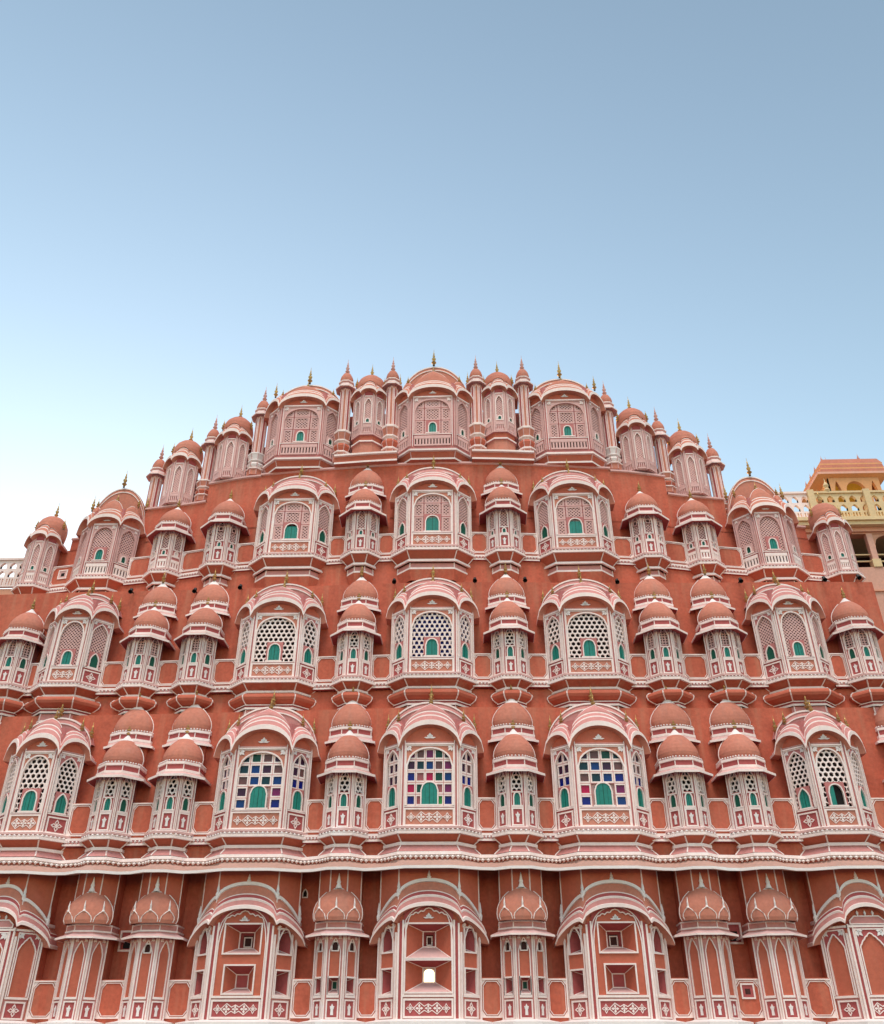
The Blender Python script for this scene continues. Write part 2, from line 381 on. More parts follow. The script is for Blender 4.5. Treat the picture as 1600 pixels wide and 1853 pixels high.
# ------------------------------------------------------------------ scalloped roof hood: one curved eave over several faces
def sh_round(u): return max(0, 1 - abs(2 * u - 1) ** 2.1) ** .58
def sh_ogee(u):
    s = 1 - abs(2 * u - 1); return .88 * math.sin(min(1, s * 1.15) * PI / 2) ** .55 + .12 * s ** 5
def hood_curve(P, d, ztip, zc, rc, rs, ext=0.0, ogee=0.0, nc=18, ns=10, back=0.0):
    Q = offs(P, d); m = len(Q) - 1; pts = []
    tl = (P[0][0] - P[1][0], P[0][1] - P[1][1]); L = math.hypot(*tl)
    Q[0] = (Q[0][0] + tl[0] / L * ext, Q[0][1] + tl[1] / L * ext); Q[-1] = (-Q[0][0], Q[0][1])
    for i in range(m):
        A, B = Q[i], Q[i + 1]; mid = (0 < i < m - 1); n = nc if mid else ns
        z0 = ztip if i == 0 else zc; z1 = ztip if i == m - 1 else zc
        for k in range(n + (1 if i == m - 1 else 0)):
            u = k / n; s = sh_round(u) * (1 - ogee) + sh_ogee(u) * ogee
            pts.append((A[0] + (B[0] - A[0]) * u, A[1] + (B[1] - A[1]) * u, z0 + (z1 - z0) * u + (rc if mid else rs) * s))
    a, b = pts[0], pts[-1]
    return [(a[0], back, a[2])] + pts + [(b[0], back, b[2])]
def hood(P, cusp, rise, tip, rs, lobe=.0, name='hood', parent=None, arc=None, ext=.10, big=False, cols=('mauve', 'salmon'), outd=.155, ogk=1.0):
    """white lipped eave, two mouldings and a ring of small ogee vaults"""
    mb = MB(); T = tip - cusp
    def row(d, dz, k=1.0, og=0.0, e=ext, ks=1.0): return hood_curve(P, d, cusp + dz * .5 + T * k, cusp + dz, rise * k, rs * k * ks, e, og * ogk)
    mv, sa = cols
    rows = [row(0, -.03, e=0), row(outd, 0), row(outd, .105), row(outd - .035, .12), row(outd - .09, .235, .98), row(outd - .095, .265, .98),
            row(outd - .16, .36, .95), row(outd - .165, .39, .95)]
    mats = ['salmon', 'white', 'white', mv, 'white', mv, 'white']
    if big: mats[3] = mats[5] = 'salmon'
    g = .30 + lobe
    e2 = ext * .3
    rows += [row(-.01, .40, 1.0, .2, e2, .9), row(-.035, .41, 1 + .4 * g, .5, e2, .85), row(-.08, .415, 1 + .75 * g, .8, e2, .8), row(-.15, .42, 1 + g, 1, e2, .75)]
    mats += [sa, sa, sa, sa]
    rows.append([(x * .9, min(0, y + .14), z - .06) for x, y, z in rows[-1]]); mats.append(sa)
    mb.loft(rows, mats)
    mb.tube(rows[-2][1:-1], .013, 'white', 4)
    if arc:                                     # long vaulted roof behind the small vaults
        hw, ze, zcr, yf = arc; n = 24; fr = []
        def cv(y, k, dz=0): return [(hw * k * (-1 + 2 * i / n), y, ze + dz + (zcr - ze) * max(0, 1 - abs(-1 + 2 * i / n) ** 2.2) ** .68) for i in range(n + 1)]
        mb.loft([[(x, yf + .02, cusp + .3) for x, y, z in cv(0, .97)], [(x, yf, z) for x, y, z in cv(0, .97, -.16)], cv(yf - .02, .98, -.16), cv(yf - .02, .985, -.13), cv(yf + .01, .99, -.04), cv(yf - .015, 1.0, -.04),
                 cv(yf - .015, 1.0, 0), cv(yf + .12, 1.0, .03), cv(0.02, 1.0, .03)],
                [sa, 'white', 'white', mv, 'white', 'white', mv, mv])
    o = mb.build(name, parent)
    return o, rows

WP = [(-1.0, 0), (-1.0, -.36), (-.61, -.75), (.61, -.75), (1.0, -.36), (1.0, 0)]
WO = [(-.82, 0), (-.82, -.34), (-.41, -.75), (.41, -.75), (.82, -.34), (.82, 0)]     # narrower outer bays
NP = [(-.425, 0), (-.425, -.45), (-.175, -.70), (.175, -.70), (.425, -.45), (.425, 0)]
NC = -.275
UP = [(-.43, 0), (-.43, -.10), (-.175, -.25), (.175, -.25), (.43, -.10), (.43, 0)]
def faces(plan, z=0): return [Face(plan[i], plan[i + 1], z) for i in (1, 2, 3)]

def base_moulding(plan, kind, parent, half):
    """string course with beads and the corbelled foot of a bay"""
    mb = MB()
    ring = [(.02, .13), (.10, .10), (.10, .055), (.07, .05), (.07, .005), (.12, 0), (.12, -.05)]
    loft_plan(mb, plan, [(0, .13)] + ring, ['white', 'white', 'pale', 'blush', 'white', 'white', 'white'])
    beads(mb, plan, .088, .028, .10 if kind == 1 else .092, .038 if kind == 1 else .034, 'bright')
    if kind == 1:
        pr = [(.12, -.05), (.08, -.055), (-.08, -.18)]
        loft_plan(mb, plan, pr, ['white', 'field']); ribs(mb, plan, pr[1:], range(1, 5))
        loft_plan(mb, plan, [(-.08, -.18), (-.02, -.19), (-.02, -.25), (-.06, -.26)], ['white', 'white', 'white'])
        pr = [(-.06, -.26), (.07, -.39)]
        loft_plan(mb, plan, pr, ['mauve']); ribs(mb, plan, pr, range(1, 5))
    elif kind in (2, 4):
        bu = .07 if kind == 4 else 0
        pr = [(.12, -.05), (.08, -.055), (-.10, -.19)]
        loft_plan(mb, plan, pr, ['white', 'wall']); ribs(mb, plan, pr[1:], range(1, 5))
        loft_plan(mb, plan, [(-.10, -.19), (-.05, -.20), (-.05, -.25), (-.07, -.26)], 'white')
        pr = [(-.07, -.26), (bu, -.29), (.05 + bu, -.345), (.06 + bu, -.39), (.03 + bu, -.45), (-.05 + bu * .5, -.51), (-.10, -.53)]
        loft_plan(mb, plan, pr, 'field'); ribs(mb, plan, pr, range(1, 5))
        loft_plan(mb, plan, [(-.10, -.53), (-.07, -.54), (-.07, -.565), (-.10, -.57), (-.10, -.60), (-.07, -.61), (-.07, -.66)], ['white', 'white', 'rose', 'rose', 'white', 'white'])
        pr = [(-.12, -.66), (-.11, -.82)]
        loft_plan(mb, plan, pr, 'mauve'); ribs(mb, plan, pr, range(1, 5))
        loft_plan(mb, plan, [(-.11, -.82), (-.10, -.83), (-.10, -.87), (-.16, -1.1)], ['white', 'white', 'mauve'])
    else:
        pr = [(.12, -.05), (.08, -.055), (-.10, -.24)]
        loft_plan(mb, plan, pr, ['white', 'field']); ribs(mb, plan, pr[1:], range(1, 5))
        loft_plan(mb, plan, [(-.10, -.24), (-.03, -.25), (-.01, -.32), (-.05, -.33)], 'white')
        pr = [(-.11, -.33), (-.10, -.46)]
        loft_plan(mb, plan, pr, 'mauve'); ribs(mb, plan, pr, range(1, 5))
        loft_plan(mb, plan, [(-.10, -.46), (-.08, -.47), (-.08, -.52), (-.16, -.8)], ['white', 'white', 'wall'])
    return mb.build('base_moulding', parent)

GL = ['glass_' + q for q in ('navy', 'deepblue', 'crimson', 'plum', 'brownglass', 'pineglass', 'darkteal', 'aubergine', 'roseglass')]
def glass_screen(F, u0, u1, v0, v1, cols, rows, parent, seed, skip=None, palette=None, pw=.6):
    mb = MB(); rnd = random.Random(seed); pu, pv = (u1 - u0) / cols, (v1 - v0) / rows
    fb(mb, F, u0, u1, v0, v1, -.075, -.07, 'pale')
    for r in range(rows):
        for c in range(cols):
            cu, cv = u0 + (c + .5) * pu, v0 + (r + .5) * pv
            a, b = pu * pw / 2, pv * (pw - .04) / 2
            if skip:
                if cv < skip[2] and skip[0] < cu < skip[1] : continue
            key = palette[r][c] if palette else rnd.choice(GL)
            holes = rect(cu - a, cu + a, cv - b, cv + b)
            fb(mb, F, cu - a, cu + a, cv - b, cv + b, -.06, -.045, key)
            o = rect(cu - pu / 2, cu + pu / 2, cv - pv / 2, cv + pv / 2)
            vs = [F.p(*p, -.018) for p in o] + [F.p(*p, -.018) for p in holes] + [F.p(*p, -.06) for p in holes]
            mb.add(vs, [[j, (j + 1) % 4, 4 + (j + 1) % 4, 4 + j] for j in range(4)] + [[4 + j, 4 + (j + 1) % 4, 8 + (j + 1) % 4, 8 + j] for j in range(4)], 'white')
    for c in range(1, cols):
        fb(mb, F, u0 + c * pu - .006, u0 + c * pu + .006, v0, v1, -.02, -.0165, 'mauve')
    for r in range(1, rows):
        fb(mb, F, u0, u1, v0 + r * pv - .006, v0 + r * pv + .006, -.02, -.0155, 'mauve')
    return mb.build('stained_glass', parent)
def screen(F, u0, u1, v0, v1, style, parent, skip=None):
    mb = MB()
    if style == 'hex':
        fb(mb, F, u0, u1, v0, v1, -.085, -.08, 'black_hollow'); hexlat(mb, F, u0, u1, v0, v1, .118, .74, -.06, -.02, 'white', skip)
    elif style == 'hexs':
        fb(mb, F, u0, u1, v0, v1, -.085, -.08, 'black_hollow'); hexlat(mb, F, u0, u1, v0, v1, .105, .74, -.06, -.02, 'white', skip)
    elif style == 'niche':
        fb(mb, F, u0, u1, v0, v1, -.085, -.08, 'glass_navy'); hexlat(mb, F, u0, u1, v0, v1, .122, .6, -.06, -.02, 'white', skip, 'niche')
    elif style == 'grid':
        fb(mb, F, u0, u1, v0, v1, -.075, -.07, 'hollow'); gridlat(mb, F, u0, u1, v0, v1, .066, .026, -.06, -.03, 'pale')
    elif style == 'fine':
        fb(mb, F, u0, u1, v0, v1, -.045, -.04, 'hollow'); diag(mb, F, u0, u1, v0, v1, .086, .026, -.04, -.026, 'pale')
    elif style == 'finer':
        fb(mb, F, u0, u1, v0, v1, -.045, -.04, 'hollow'); diag(mb, F, u0, u1, v0, v1, .080, .034, -.04, -.022, 'pale')
    elif style == 'panelled':
        fb(mb, F, u0, u1, v0, v1, -.045, -.04, 'hollow')
        w = (u1 - u0); cs = [u0, u0 + w * .27, u1 - w * .27, u1]; h = v1 - v0; rs = [v0, v0 + h * .40, v0 + h * .76, v1]
        diag(mb, F, u0, u1, v0, v1, .090, .028, -.04, -.028, 'pale')
        for i in range(3):
            for j in range(3): fline(mb, F, rect(cs[i] + .035, cs[i + 1] - .035, rs[j] + .03, rs[j + 1] - .03), .045, -.05, -.012, 'pale', True)
        for c in cs[1:3]: fb(mb, F, c - .006, c + .006, v0, v1, -.03, -.009, 'rose')
        for r in rs[1:3]: fb(mb, F, u0, u1, r - .006, r + .006, -.03, -.008, 'rose')
    return mb.build('lattice_screen', parent)

PAL0 = [['navy', 'roseglass', 'navy', 'leafglass', 'navy'], ['crimson', 'pineglass', 'crimson', 'roseglass', 'plum'], ['navy', 'roseglass', 'crimson', 'pineglass', 'deepblue'],
        ['aubergine', 'darkteal', 'deepblue', 'brownglass', 'plum'], ['plum', 'brownglass', 'plum', 'pineglass', 'aubergine']]
PAL1 = [['deepblue', 'navy', 'navy', 'navy'], ['aubergine', 'plum', 'plum', 'plum'], ['brownglass', 'deepblue', 'darkteal', 'deepblue'], ['darkteal', 'deepblue', 'aubergine', 'brownglass'], ['darkteal', 'pineglass', 'brownglass', 'aubergine']]
PAL2 = [['navy', 'navy', 'navy', 'deepblue'], ['crimson', 'plum', 'plum', 'plum'], ['brownglass', 'darkteal', 'deepblue', 'navy'], ['darkteal', 'deepblue', 'aubergine', 'brownglass'], ['aubergine', 'brownglass', 'pineglass', 'darkteal']]
def gp(P): return [['glass_' + q for q in r] for r in P]

# ------------------------------------------------------------------ wide bay window (three faces, scalloped hood)
def wide_bay(style, base=1, panel='scroll', cusp=1.82, crest=2.24, big=0, seed=1, ajar=False, plan=None):
    body = MB(); plan = plan or WP; kx = plan[-1][0]
    loft_plan(body, plan, [(-.1, 0), (-.1, cusp + .62)], 'blush')
    root = None; late = []
    FS = faces(plan)
    rail = panel == 'rail'
    for i, F in enumerate(FS):
        mid = i == 1; h = F.h
        # corner pilasters: white, pink, white strips
        ft = cusp + (crest - cusp) * (1.0 if mid else .6)
        for s_ in (-1, 1):
            a, b = sorted((s_ * h, s_ * (h - .024))); fb(body, F, a, b, .12, cusp + .1, 0, .045, 'white' if not rail else 'pale')
            if mid:
                a, b = sorted((s_ * (h - .062), s_ * (h - .080))); fb(body, F, a, b, .12, cusp + .1, 0, .03, 'white')
                a, b = sorted((s_ * (h - .024), s_ * (h - .062))); fb(body, F, a, b, .12, cusp + .1, 0, .012, 'blush')
        w = (h - .082) * 2 if mid else (h - .04) * 2
        u0, u1 = -w / 2, w / 2
        b0, b1 = .53, cusp - .0
        fb(body, F, -h, h, 0, b0, -.1, 0, 'blush'); fb(body, F, -h, h, b1, cusp + .45, -.1, 0, 'blush')
        for a, b in ((-h, u0), (u1, h)): fb(body, F, a, b, b0, b1, -.1, 0, 'blush')
        # tympanum under the hood
        fb(body, F, u0, u1, cusp + .03, cusp + .4, 0, .012, 'field')
        fb(body, F, u0, u1, cusp + .003, cusp + .035, 0, .05, 'white'); fb(body, F, u0, u1, cusp + .055, cusp + .067, 0, .03, 'pale')
        if mid: lotus(body, F, 0, cusp + .15, .12 if not big else .10, .01, .03, 'bright')
        # foot panel
        v0, v1 = .13, .465
        if rail: rail_panel(body, F, w - .06, v0, v1, 'white' if base else 'pale')
        elif mid: scroll_panel(body, F, w - .03, v0, v1, fld='salmon')
        else: flower_panel(body, F, w - .09, v0, v1 - .02)
        fb(body, F, u0, u1, .50, .522, 0, .03, 'white'); fb(body, F, u0, u1, .475, .50, 0, .01, 'rose')
        # window opening
        b0, b1 = .53, cusp - .0; m_ = .03 if mid else .04
        a_kind = 'round' if mid else 'point'
        aw = w / 2 - m_
        A = arch(-aw, aw, b0, b1 - (.46 if mid else .32), b1 - .06, a_kind)
        plate(body, F, u0, u1, b0, b1, A, -.05, .012, 'salmon' if (mid and not rail) else ('blush' if not rail else 'pale'))
        fline(body, F, A, .032 if mid else .026, -.02, .034, 'white' if not rail else 'pale')
        fline(body, F, [(u0 + .012, b0), (u0 + .012, b1 - .012), (u1 - .012, b1 - .012), (u1 - .012, b0)], .024, .0, .03, 'white' if not rail else 'pale')
        for s_ in (-1, 1): corner(body, F, s_ * (u1 - .045), b1 - .04, -s_, .10 if mid else .075, .01, .032, 'bright' if not rail else 'white')
        sw, sv = ((.30, .47) if mid else (.25, .44))
        if style == 'panelled' and mid: sw, sv = .36, .50
        if style in ('fine', 'finer', 'panelled') and not mid: sw, sv = .22, .40
        if style in ('fine', 'finer') and mid: sw, sv = .25, .40
        if big: sw, sv = (.22, .34) if mid else (.13, .20)
        if style == 'glass' and mid: sw, sv = .36, .50
        late.append((F, mid, aw, b0, b1, sw, sv))
        if style == 'glass' and mid: shutter_frame(body, F, 0, sw, b0 + .03, b0 + sv, 'round', None)
        elif big: shutter_frame(body, F, 0, sw, b0 + .06, b0 + .06 + sv, 'round', 'blush' if mid else 'pale', .07)
        else: shutter_frame(body, F, 0, sw, b0 + .03, b0 + sv, 'round' if mid or style == 'glass' else 'point', 'blush', .05 if mid else .035)
    root = body.build('bay_window')
    for F, mid, aw, b0, b1, sw, sv in late:
        st = style
        if style == 'glass':
            if mid:
                cols = 5 if seed == 0 else 4
                glass_screen(F, -aw, aw, b0, b1 - .06, cols, 5, root, seed, (-.1, .1, b0 + .50) if seed == 0 else (-.2, .2, b0 + .50), gp([PAL0, PAL1, PAL2][seed]), .72)
            else: glass_screen(F, -aw * .85, aw * .85, b0 + .45, b1 - .06, 2, 3, root, seed * 7 + int(F.o[0] > 0), None,
                               [['glass_' + ('navy' if F.o[0] > 0 or seed == 2 else 'aubergine')] * 2, ['glass_aubergine', 'glass_brownglass' if F.o[0] > 0 else 'glass_aubergine'], ['glass_aubergine'] * 2], .70)
        else:
            if style == 'panelled' and not mid: st = 'fine'
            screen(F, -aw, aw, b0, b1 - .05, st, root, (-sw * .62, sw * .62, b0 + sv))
        mat = 'teal' if mid or style in ('glass', 'hex', 'niche') else 'teal_dark'  # most side shutters get the darker teal, shade painted into the colour
        if style == 'glass' and mid: v0, v1 = b0 + .03, b0 + sv
        elif big: v0, v1 = b0 + .06, b0 + .06 + sv
        else: v0, v1 = b0 + .03, b0 + sv
        shutter(F, 0, sw, v0, v1, root, 'round' if mid or style == 'glass' or big else 'point', mat, .003 if style == 'glass' and mid else -.012, ajar=ajar and mid)
    P = plan[1:5]
    arc = (1.07 * kx, cusp + .34, cusp + (1.17 if plan is WP else 1.0), -.24)
    if big: arc = (1.03 * kx, cusp + .38, cusp + 1.17 + .49 * big, -.16)
    if plan is WO: crest = cusp + (crest - cusp) * .74
    hood(P, cusp - .09, crest - cusp + .09, cusp - .06, .36, lobe=.85 * big, ogk=.45 if plan is WO else 1.0, parent=root, arc=arc, big=big, cols=('salmon', 'salmon') if big else ('mauve', 'mauve'))
    rr = crest - cusp + .09; k = cusp - .09 + .42 + rr * (1.30 + .85 * big) - .03
    put_finial(root, 0, -.42, k, .36); put_finial(root, 0, -.23, arc[2] + .02, .40 if not big else .60, ('gold', 'bronze') if not big else ('gold', 'bronze'))
    ks = cusp - .10 + .42 + .36 * .75 * (1.3 + .85 * big)
    for s_ in (-1, 1):
        put_finial(root, s_ * .74 * kx, -.30, ks, .30); put_finial(root, s_ * .98 * kx, -.18, arc[1] + (.16 if not big else .50), .40 if not big else .52)
    if base: base_moulding(plan, base, root, True)
    return root

# ------------------------------------------------------------------ narrow octagonal bay with dome(s)
def dome_profile(r, z0, h): return [(r * .95, z0), (r * 1.01, z0 + h * .08), (r * 1.03, z0 + h * .17), (r * 1.0, z0 + h * .28), (r * .92, z0 + h * .40), (r * .78, z0 + h * .53), (r * .60, z0 + h * .65), (r * .42, z0 + h * .745), (r * .40, z0 + h * .75), (r * .24, z0 + h * .84), (r * .12, z0 + h * .92), (.005, z0 + h)]
DM = ['salmon'] * 8 + ['bright'] * 3
def small_dome(upper, z, parent, name, wall0=None):
    mb = MB(); pl = UP if upper else NP; cy = -.02 if upper else NC; e = .13 if upper else .20
    if wall0 is not None: loft_plan(mb, pl, [(-.01, wall0), (-.01, z + .14)], 'wall')
    prof = [(0, z + .07), (e, z), (e + .015, z), (e + .015, z + .05), (e - .04, z + .065), (.06, z + .13), (.065, z + .135), (.065, z + .19), (.035, z + .195), (.035, z + .30), (.06, z + .305), (.06, z + .36), (-.03, z + .40)]
    loft_plan(mb, pl, prof, ['rose', 'white', 'white', 'pale', 'pale', 'white', 'white', 'white', 'rose', 'white', 'white', 'blush'])  # first band, the eave underside, is darker rose: painted-in shade
    ribs(mb, pl, [(.035, z + .19), (.035, z + .31)], range(1, 5), .012)
    beads(mb, pl, .04, z + .385, .07, .028, 'bright')
    prof = dome_profile(.44, z + .39, .76)
    if upper: mb.lathe(0, cy, prof, DM, 16, PI, 2 * PI, .62)
    else: mb.lathe(0, cy, prof, DM, 22)
    for s_ in (-1, 1): mb.tube([(s_ * (r + .004), cy, q) for r, q in prof[:8]], .014, 'white', 4)
    o = mb.build(name, parent); put_finial(parent, 0, cy - (.03 if upper else 0), z + 1.12, .36); return o
def narrow_bay(style, base=1, double=True, small=False, rail=False, squares=False, glint=False):
    body = MB(); plan = NP; H = 1.42
    loft_plan(body, plan, [(-.1, 0), (-.1, H)], 'blush')
    late = []
    for i, F in enumerate(faces(plan)):
        h = F.h
        for s_ in (-1, 1):
            a, b = sorted((s_ * h, s_ * (h - .017))); fb(body, F, a, b, .12, H, 0, .035, 'white' if style != 'finer' else 'pale')
            a, b = sorted((s_ * (h - .046), s_ * (h - .058))); fb(body, F, a, b, .12, H, 0, .02, 'white')
        w = (h - .06) * 2
        ba, bb = (.56, .84) if not small else (.56, .74)
        pw = min(.05, w / 2 - (.10 if small else .15) / 2) + (.10 if small else .15) / 2
        fb(body, F, -h, h, 0, ba, -.1, 0, 'blush'); fb(body, F, -h, h, H - .03, H, -.1, 0, 'blush')
        for a, b in ((-h, -pw), (pw, h)): fb(body, F, a, b, ba, bb, -.1, 0, 'blush')
        for a, b in ((-h, -w / 2), (w / 2, h)): fb(body, F, a, b, bb, H - .03, -.1, 0, 'blush')
        if rail: rail_panel(body, F, w, .15, .42, 'white', 'rose', 3)
        else: vase_panel(body, F, w - .02, .15, .49)
        fb(body, F, -w / 2, w / 2, .51, .535, 0, .02, 'white')
        A = arch(-w / 2 + .012, w / 2 - .012, .84, 1.12, 1.33, 'point', 10)
        sv0, sv1, sw = (.56, .83, .15) if not small else (.56, .70, .10)
        b0 = .84 if not small else .74
        A = arch(-w / 2 + .012, w / 2 - .012, b0, 1.12, 1.33, 'point', 10)
        plate(body, F, -w / 2, w / 2, b0, H - .03, A, -.04, .012, 'pale' if style in ('finer', 'fine') else 'blush')
        fline(body, F, A, .02, -.02, .028, 'white')
        for s_ in (-1, 1): corner(body, F, s_ * (w / 2 - .01), H - .04, -s_, .06, .01, .026, 'white')
        shutter_frame(body, F, 0, sw, sv0, sv1, 'round' if not small else 'round', 'rose' if i == 1 else 'blush', min(.05, w / 2 - sw / 2), 'white')
        fb(body, F, -w / 2, w / 2, b0 - .02, b0 + .005, 0, .022, 'white')
        if squares: late.append((F, 'sq'))
        late.append((F, i, w, b0, sv0, sv1, sw))
    root = body.build('oriel_turret')
    for it in late:
        F = it[0]
        if it[1] == 'sq':
            mb = MB(); fb(mb, F, -.045, .045, 1.05, 1.15, -.03, .016, 'hollow'); fline(mb, F, rect(-.05, .05, 1.045, 1.155), .018, 0, .03, 'pale', True); mb.build('vent_opening', root); continue
        F, i, w, b0, sv0, sv1, sw = it
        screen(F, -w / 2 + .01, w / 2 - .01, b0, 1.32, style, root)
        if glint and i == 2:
            mb = MB(); fpoly(mb, F, rect(-sw / 2, sw / 2, sv0, sv1), -.03, -.012, 'bright'); mb.build('glint_pane', root)  # plain white pane, a glint of light painted in
        else: shutter(F, 0, sw, sv0, sv1, root, 'round', 'teal' if i == 1 else 'teal_dark', -.012)  # side faces catch less light; painted in as a darker teal
    small_dome(False, 1.22, root, 'dome')
    if double: small_dome(True, 2.07, root, 'wall_dome', 1.5)
    if base: base_moulding(plan, base, root, False)
    return root

# ------------------------------------------------------------------ octagonal kiosk with scalloped hood and lobed dome
def kiosk(base=0, height=1.32, shut=True, taller=0.0, name='domed_kiosk', rail=True):
    body = MB(); plan = NP; H = height
    loft_plan(body, plan, [(-.1, 0), (-.1, H + .35)], 'pale')
    late = []
    for i, F in enumerate(faces(plan)):
        h = F.h
        for s_ in (-1, 1):
            a, b = sorted((s_ * h, s_ * (h - .04))); fb(body, F, a, b, .0 if not base else .12, H + .05, 0, .035, 'pale')
            a, b = sorted((s_ * (h - .055), s_ * (h - .07))); fb(body, F, a, b, .12, H + .02, 0, .02, 'white')
        w = (h - .065) * 2; v = .14 if base else .02
        fb(body, F, -h, h, 0, v + .34, -.1, 0, 'pale'); fb(body, F, -h, h, H, H + .35, -.1, 0, 'pale')
        for a, b in ((-h, -w / 2), (w / 2, h)): fb(body, F, a, b, v + .34, H, -.1, 0, 'pale')
        rail_panel(body, F, w, v, v + .28, 'white' if base else 'pale', 'rose', 4)
        fb(body, F, -w / 2, w / 2, v + .29, v + .32, 0, .025, 'pale')
        b0 = v + .34
        A = arch(-w / 2 + .012, w / 2 - .012, b0, H - .26, H - .06, 'point', 12)
        plate(body, F, -w / 2, w / 2, b0, H, A, -.04, .012, 'pale'); fline(body, F, A, .02, -.02, .028, 'white')
        fb(body, F, -w / 2, w / 2, H, H + .03, 0, .03, 'white'); fb(body, F, -w / 2, w / 2, H + .03, H + .3, 0, .012, 'rose')
        if shut: shutter_frame(body, F, 0, .11, b0 + .04, b0 + .17, 'round', 'pale', .05)
        late.append((F, i, w, b0))
    root = body.build(name)
    for F, i, w, b0 in late:
        screen(F, -w / 2 + .01, w / 2 - .01, b0, H - .06, 'finer', root)
        if shut: shutter(F, 0, .11, b0 + .04, b0 + .17, root, 'round', 'teal' if i == 1 else 'teal_dark', -.005)  # darker teal on the sides paints in their shade
    hood(NP[1:5], H + .05, .17, H - .0, .17, lobe=.35, parent=root, ext=.05, big=True, cols=('salmon', 'salmon'), outd=.13)
    mb = MB(); zt = H + .48
    prof = [(.40, zt - .2), (.43, zt), (.44, zt + .14), (.42, zt + .28), (.36, zt + .42), (.26, zt + .53), (.12, zt + .61), (.004, zt + .66)]
    mb.lathe(0, -.22, prof, ['salmon'] * 7, 20)
    mb.build('dome', root); put_finial(root, 0, -.22, zt + .64, .52, ('gold', 'bronze'))
    for s_ in (-1, 1): put_finial(root, s_ * .40, -.37, zt + .14, .36, ('gold', 'bronze'))
    put_finial(root, 0, -.58, zt + .16, .2, ('gold', 'bronze'))
    if base: base_moulding(plan, base, root, False)
    return root

# ------------------------------------------------------------------ slim turret pillar
def turret_pillar(z0, zs, z1, name='turret_pillar', white_pot=False):
    """built with its foot at local z=0; zs shaft start, z1 shaft end (relative)"""
    a = .155; k = a * math.tan(PI / 8)
    plan = [(-a, k), (-a, -k), (-k, -a), (k, -a), (a, -k), (a, k), (k, a), (-k, a), (-a, k)]
    mb = MB(); h = zs - z0
    def cl(d): return [(x * (a + d) / a, y * (a + d) / a) for x, y in plan]
    pr = [(.05, 0), (.05, h * .24), (.08, h * .25), (.08, h * .29), (.0, h * .31), (.05, h * .40), (.07, h * .47), (.03, h * .56), (.0, h * .58), (.06, h * .63), (.06, h * .67), (.03, h * .69), (.07, h * .90), (.08, h * .91), (.08, h * .97), (.0, h)]
    mt = ['salmon', 'white', 'white', 'white', 'field', 'field', 'field', 'white', 'white', 'white', 'white', 'salmon', 'white', 'white', 'white']
    if white_pot: mt = ['salmon', 'white', 'white', 'white'] + ['bright'] * 11
    mb.loft([lift(cl(d), z) for d, z in pr], mt)
    mb.add([(x, y, 0) for x, y in cl(.05)[:8]], [[7, 6, 5, 4, 3, 2, 1, 0]], 'salmon')
    for i in range(8):
        for q in ((0, 2), (4, 8), (11, 13)):
            mb.tube([(cl(pr[j][0] + .004)[i][0], cl(pr[j][0] + .004)[i][1], pr[j][1]) for j in range(q[0], q[1])], .012, 'pale', 4)
    H = z1 - z0
    mb.loft([lift(cl(-.01), h), lift(cl(-.01), H)], ['pale'])
    for i in range(8):
        F = Face(cl(-.01)[i], cl(-.01)[i + 1])
        A = arch(-F.h + .022, F.h - .022, h + .02, H - .16, H - .06, 'point', 6)
        fpoly(mb, F, A, 0, .006, 'rose' if i % 2 else 'salmon')
        fline(mb, F, A, .014, 0, .016, 'white')
    root = mb.build(name)
    mb = MB()
    mb.loft([lift(cl(d), H + z) for d, z in ((0, 0), (.03, .01), (.12, -.05), (.13, -.05), (.13, -.015), (.06, .06), (.05, .07), (.05, .12), (.03, .13), (.03, .18), (.06, .19), (.06, .22), (.0, .24))],
            ['pale', 'pale', 'white', 'white', 'pale', 'white', 'white', 'white', 'mauve', 'white', 'white', 'white'])
    mb.lathe(0, 0, [(.17, H + .23), (.19, H + .29), (.19, H + .36), (.165, H + .46), (.11, H + .57), (.004, H + .66)], ['salmon'] * 5, 14)
    mb.build('dome', root); put_finial(root, 0, 0, H + .62, .55, ('pale', 'salmon'))
    return root

# ------------------------------------------------------------------ ground-floor bay with recessed windows
def splay(mb, F, o, i, d, pane, sheet='field'):
    """splayed window recess from outer rect o to inner rect i at depth d"""
    O = rect(*o); I = rect(*i); OP = [F.p(*p, .0) for p in O]; IP = [F.p(*p, -d) for p in I]
    mb.add(OP + IP, [[j, (j + 1) % 4, 4 + (j + 1) % 4, 4 + j] for j in range(4)], ['pale', sheet, 'rose', sheet])
    for j in range(4): mb.tube([OP[j], IP[j]], .010, 'white', 4)
    fline(mb, F, O, .028, -.01, .03, 'white', True)
    fline(mb, F, I, .022, -d - .01, -d + .02, 'white', True)
    if pane == 'nested':
        u0, u1, v0, v1 = i; q = .055; J = (u0 + q, u1 - q, v0 + q * .6, v1 - q)
        mb.add([F.p(*p, -d) for p in I] + [F.p(*p, -d - .12) for p in rect(*J)], [[k, (k + 1) % 4, 4 + (k + 1) % 4, 4 + k] for k in range(4)] + [[4, 5, 6, 7]], ['pale', 'rose', 'rose', 'rose', 'hollow'])
        fline(mb, F, rect(J[0] + .02, J[1] - .02, J[2] + .01, J[3] - .03), .02, -d - .12, -d - .10, 'white', True)
    elif pane: fpoly(mb, F, I, -d - .04, -d - .002, pane)
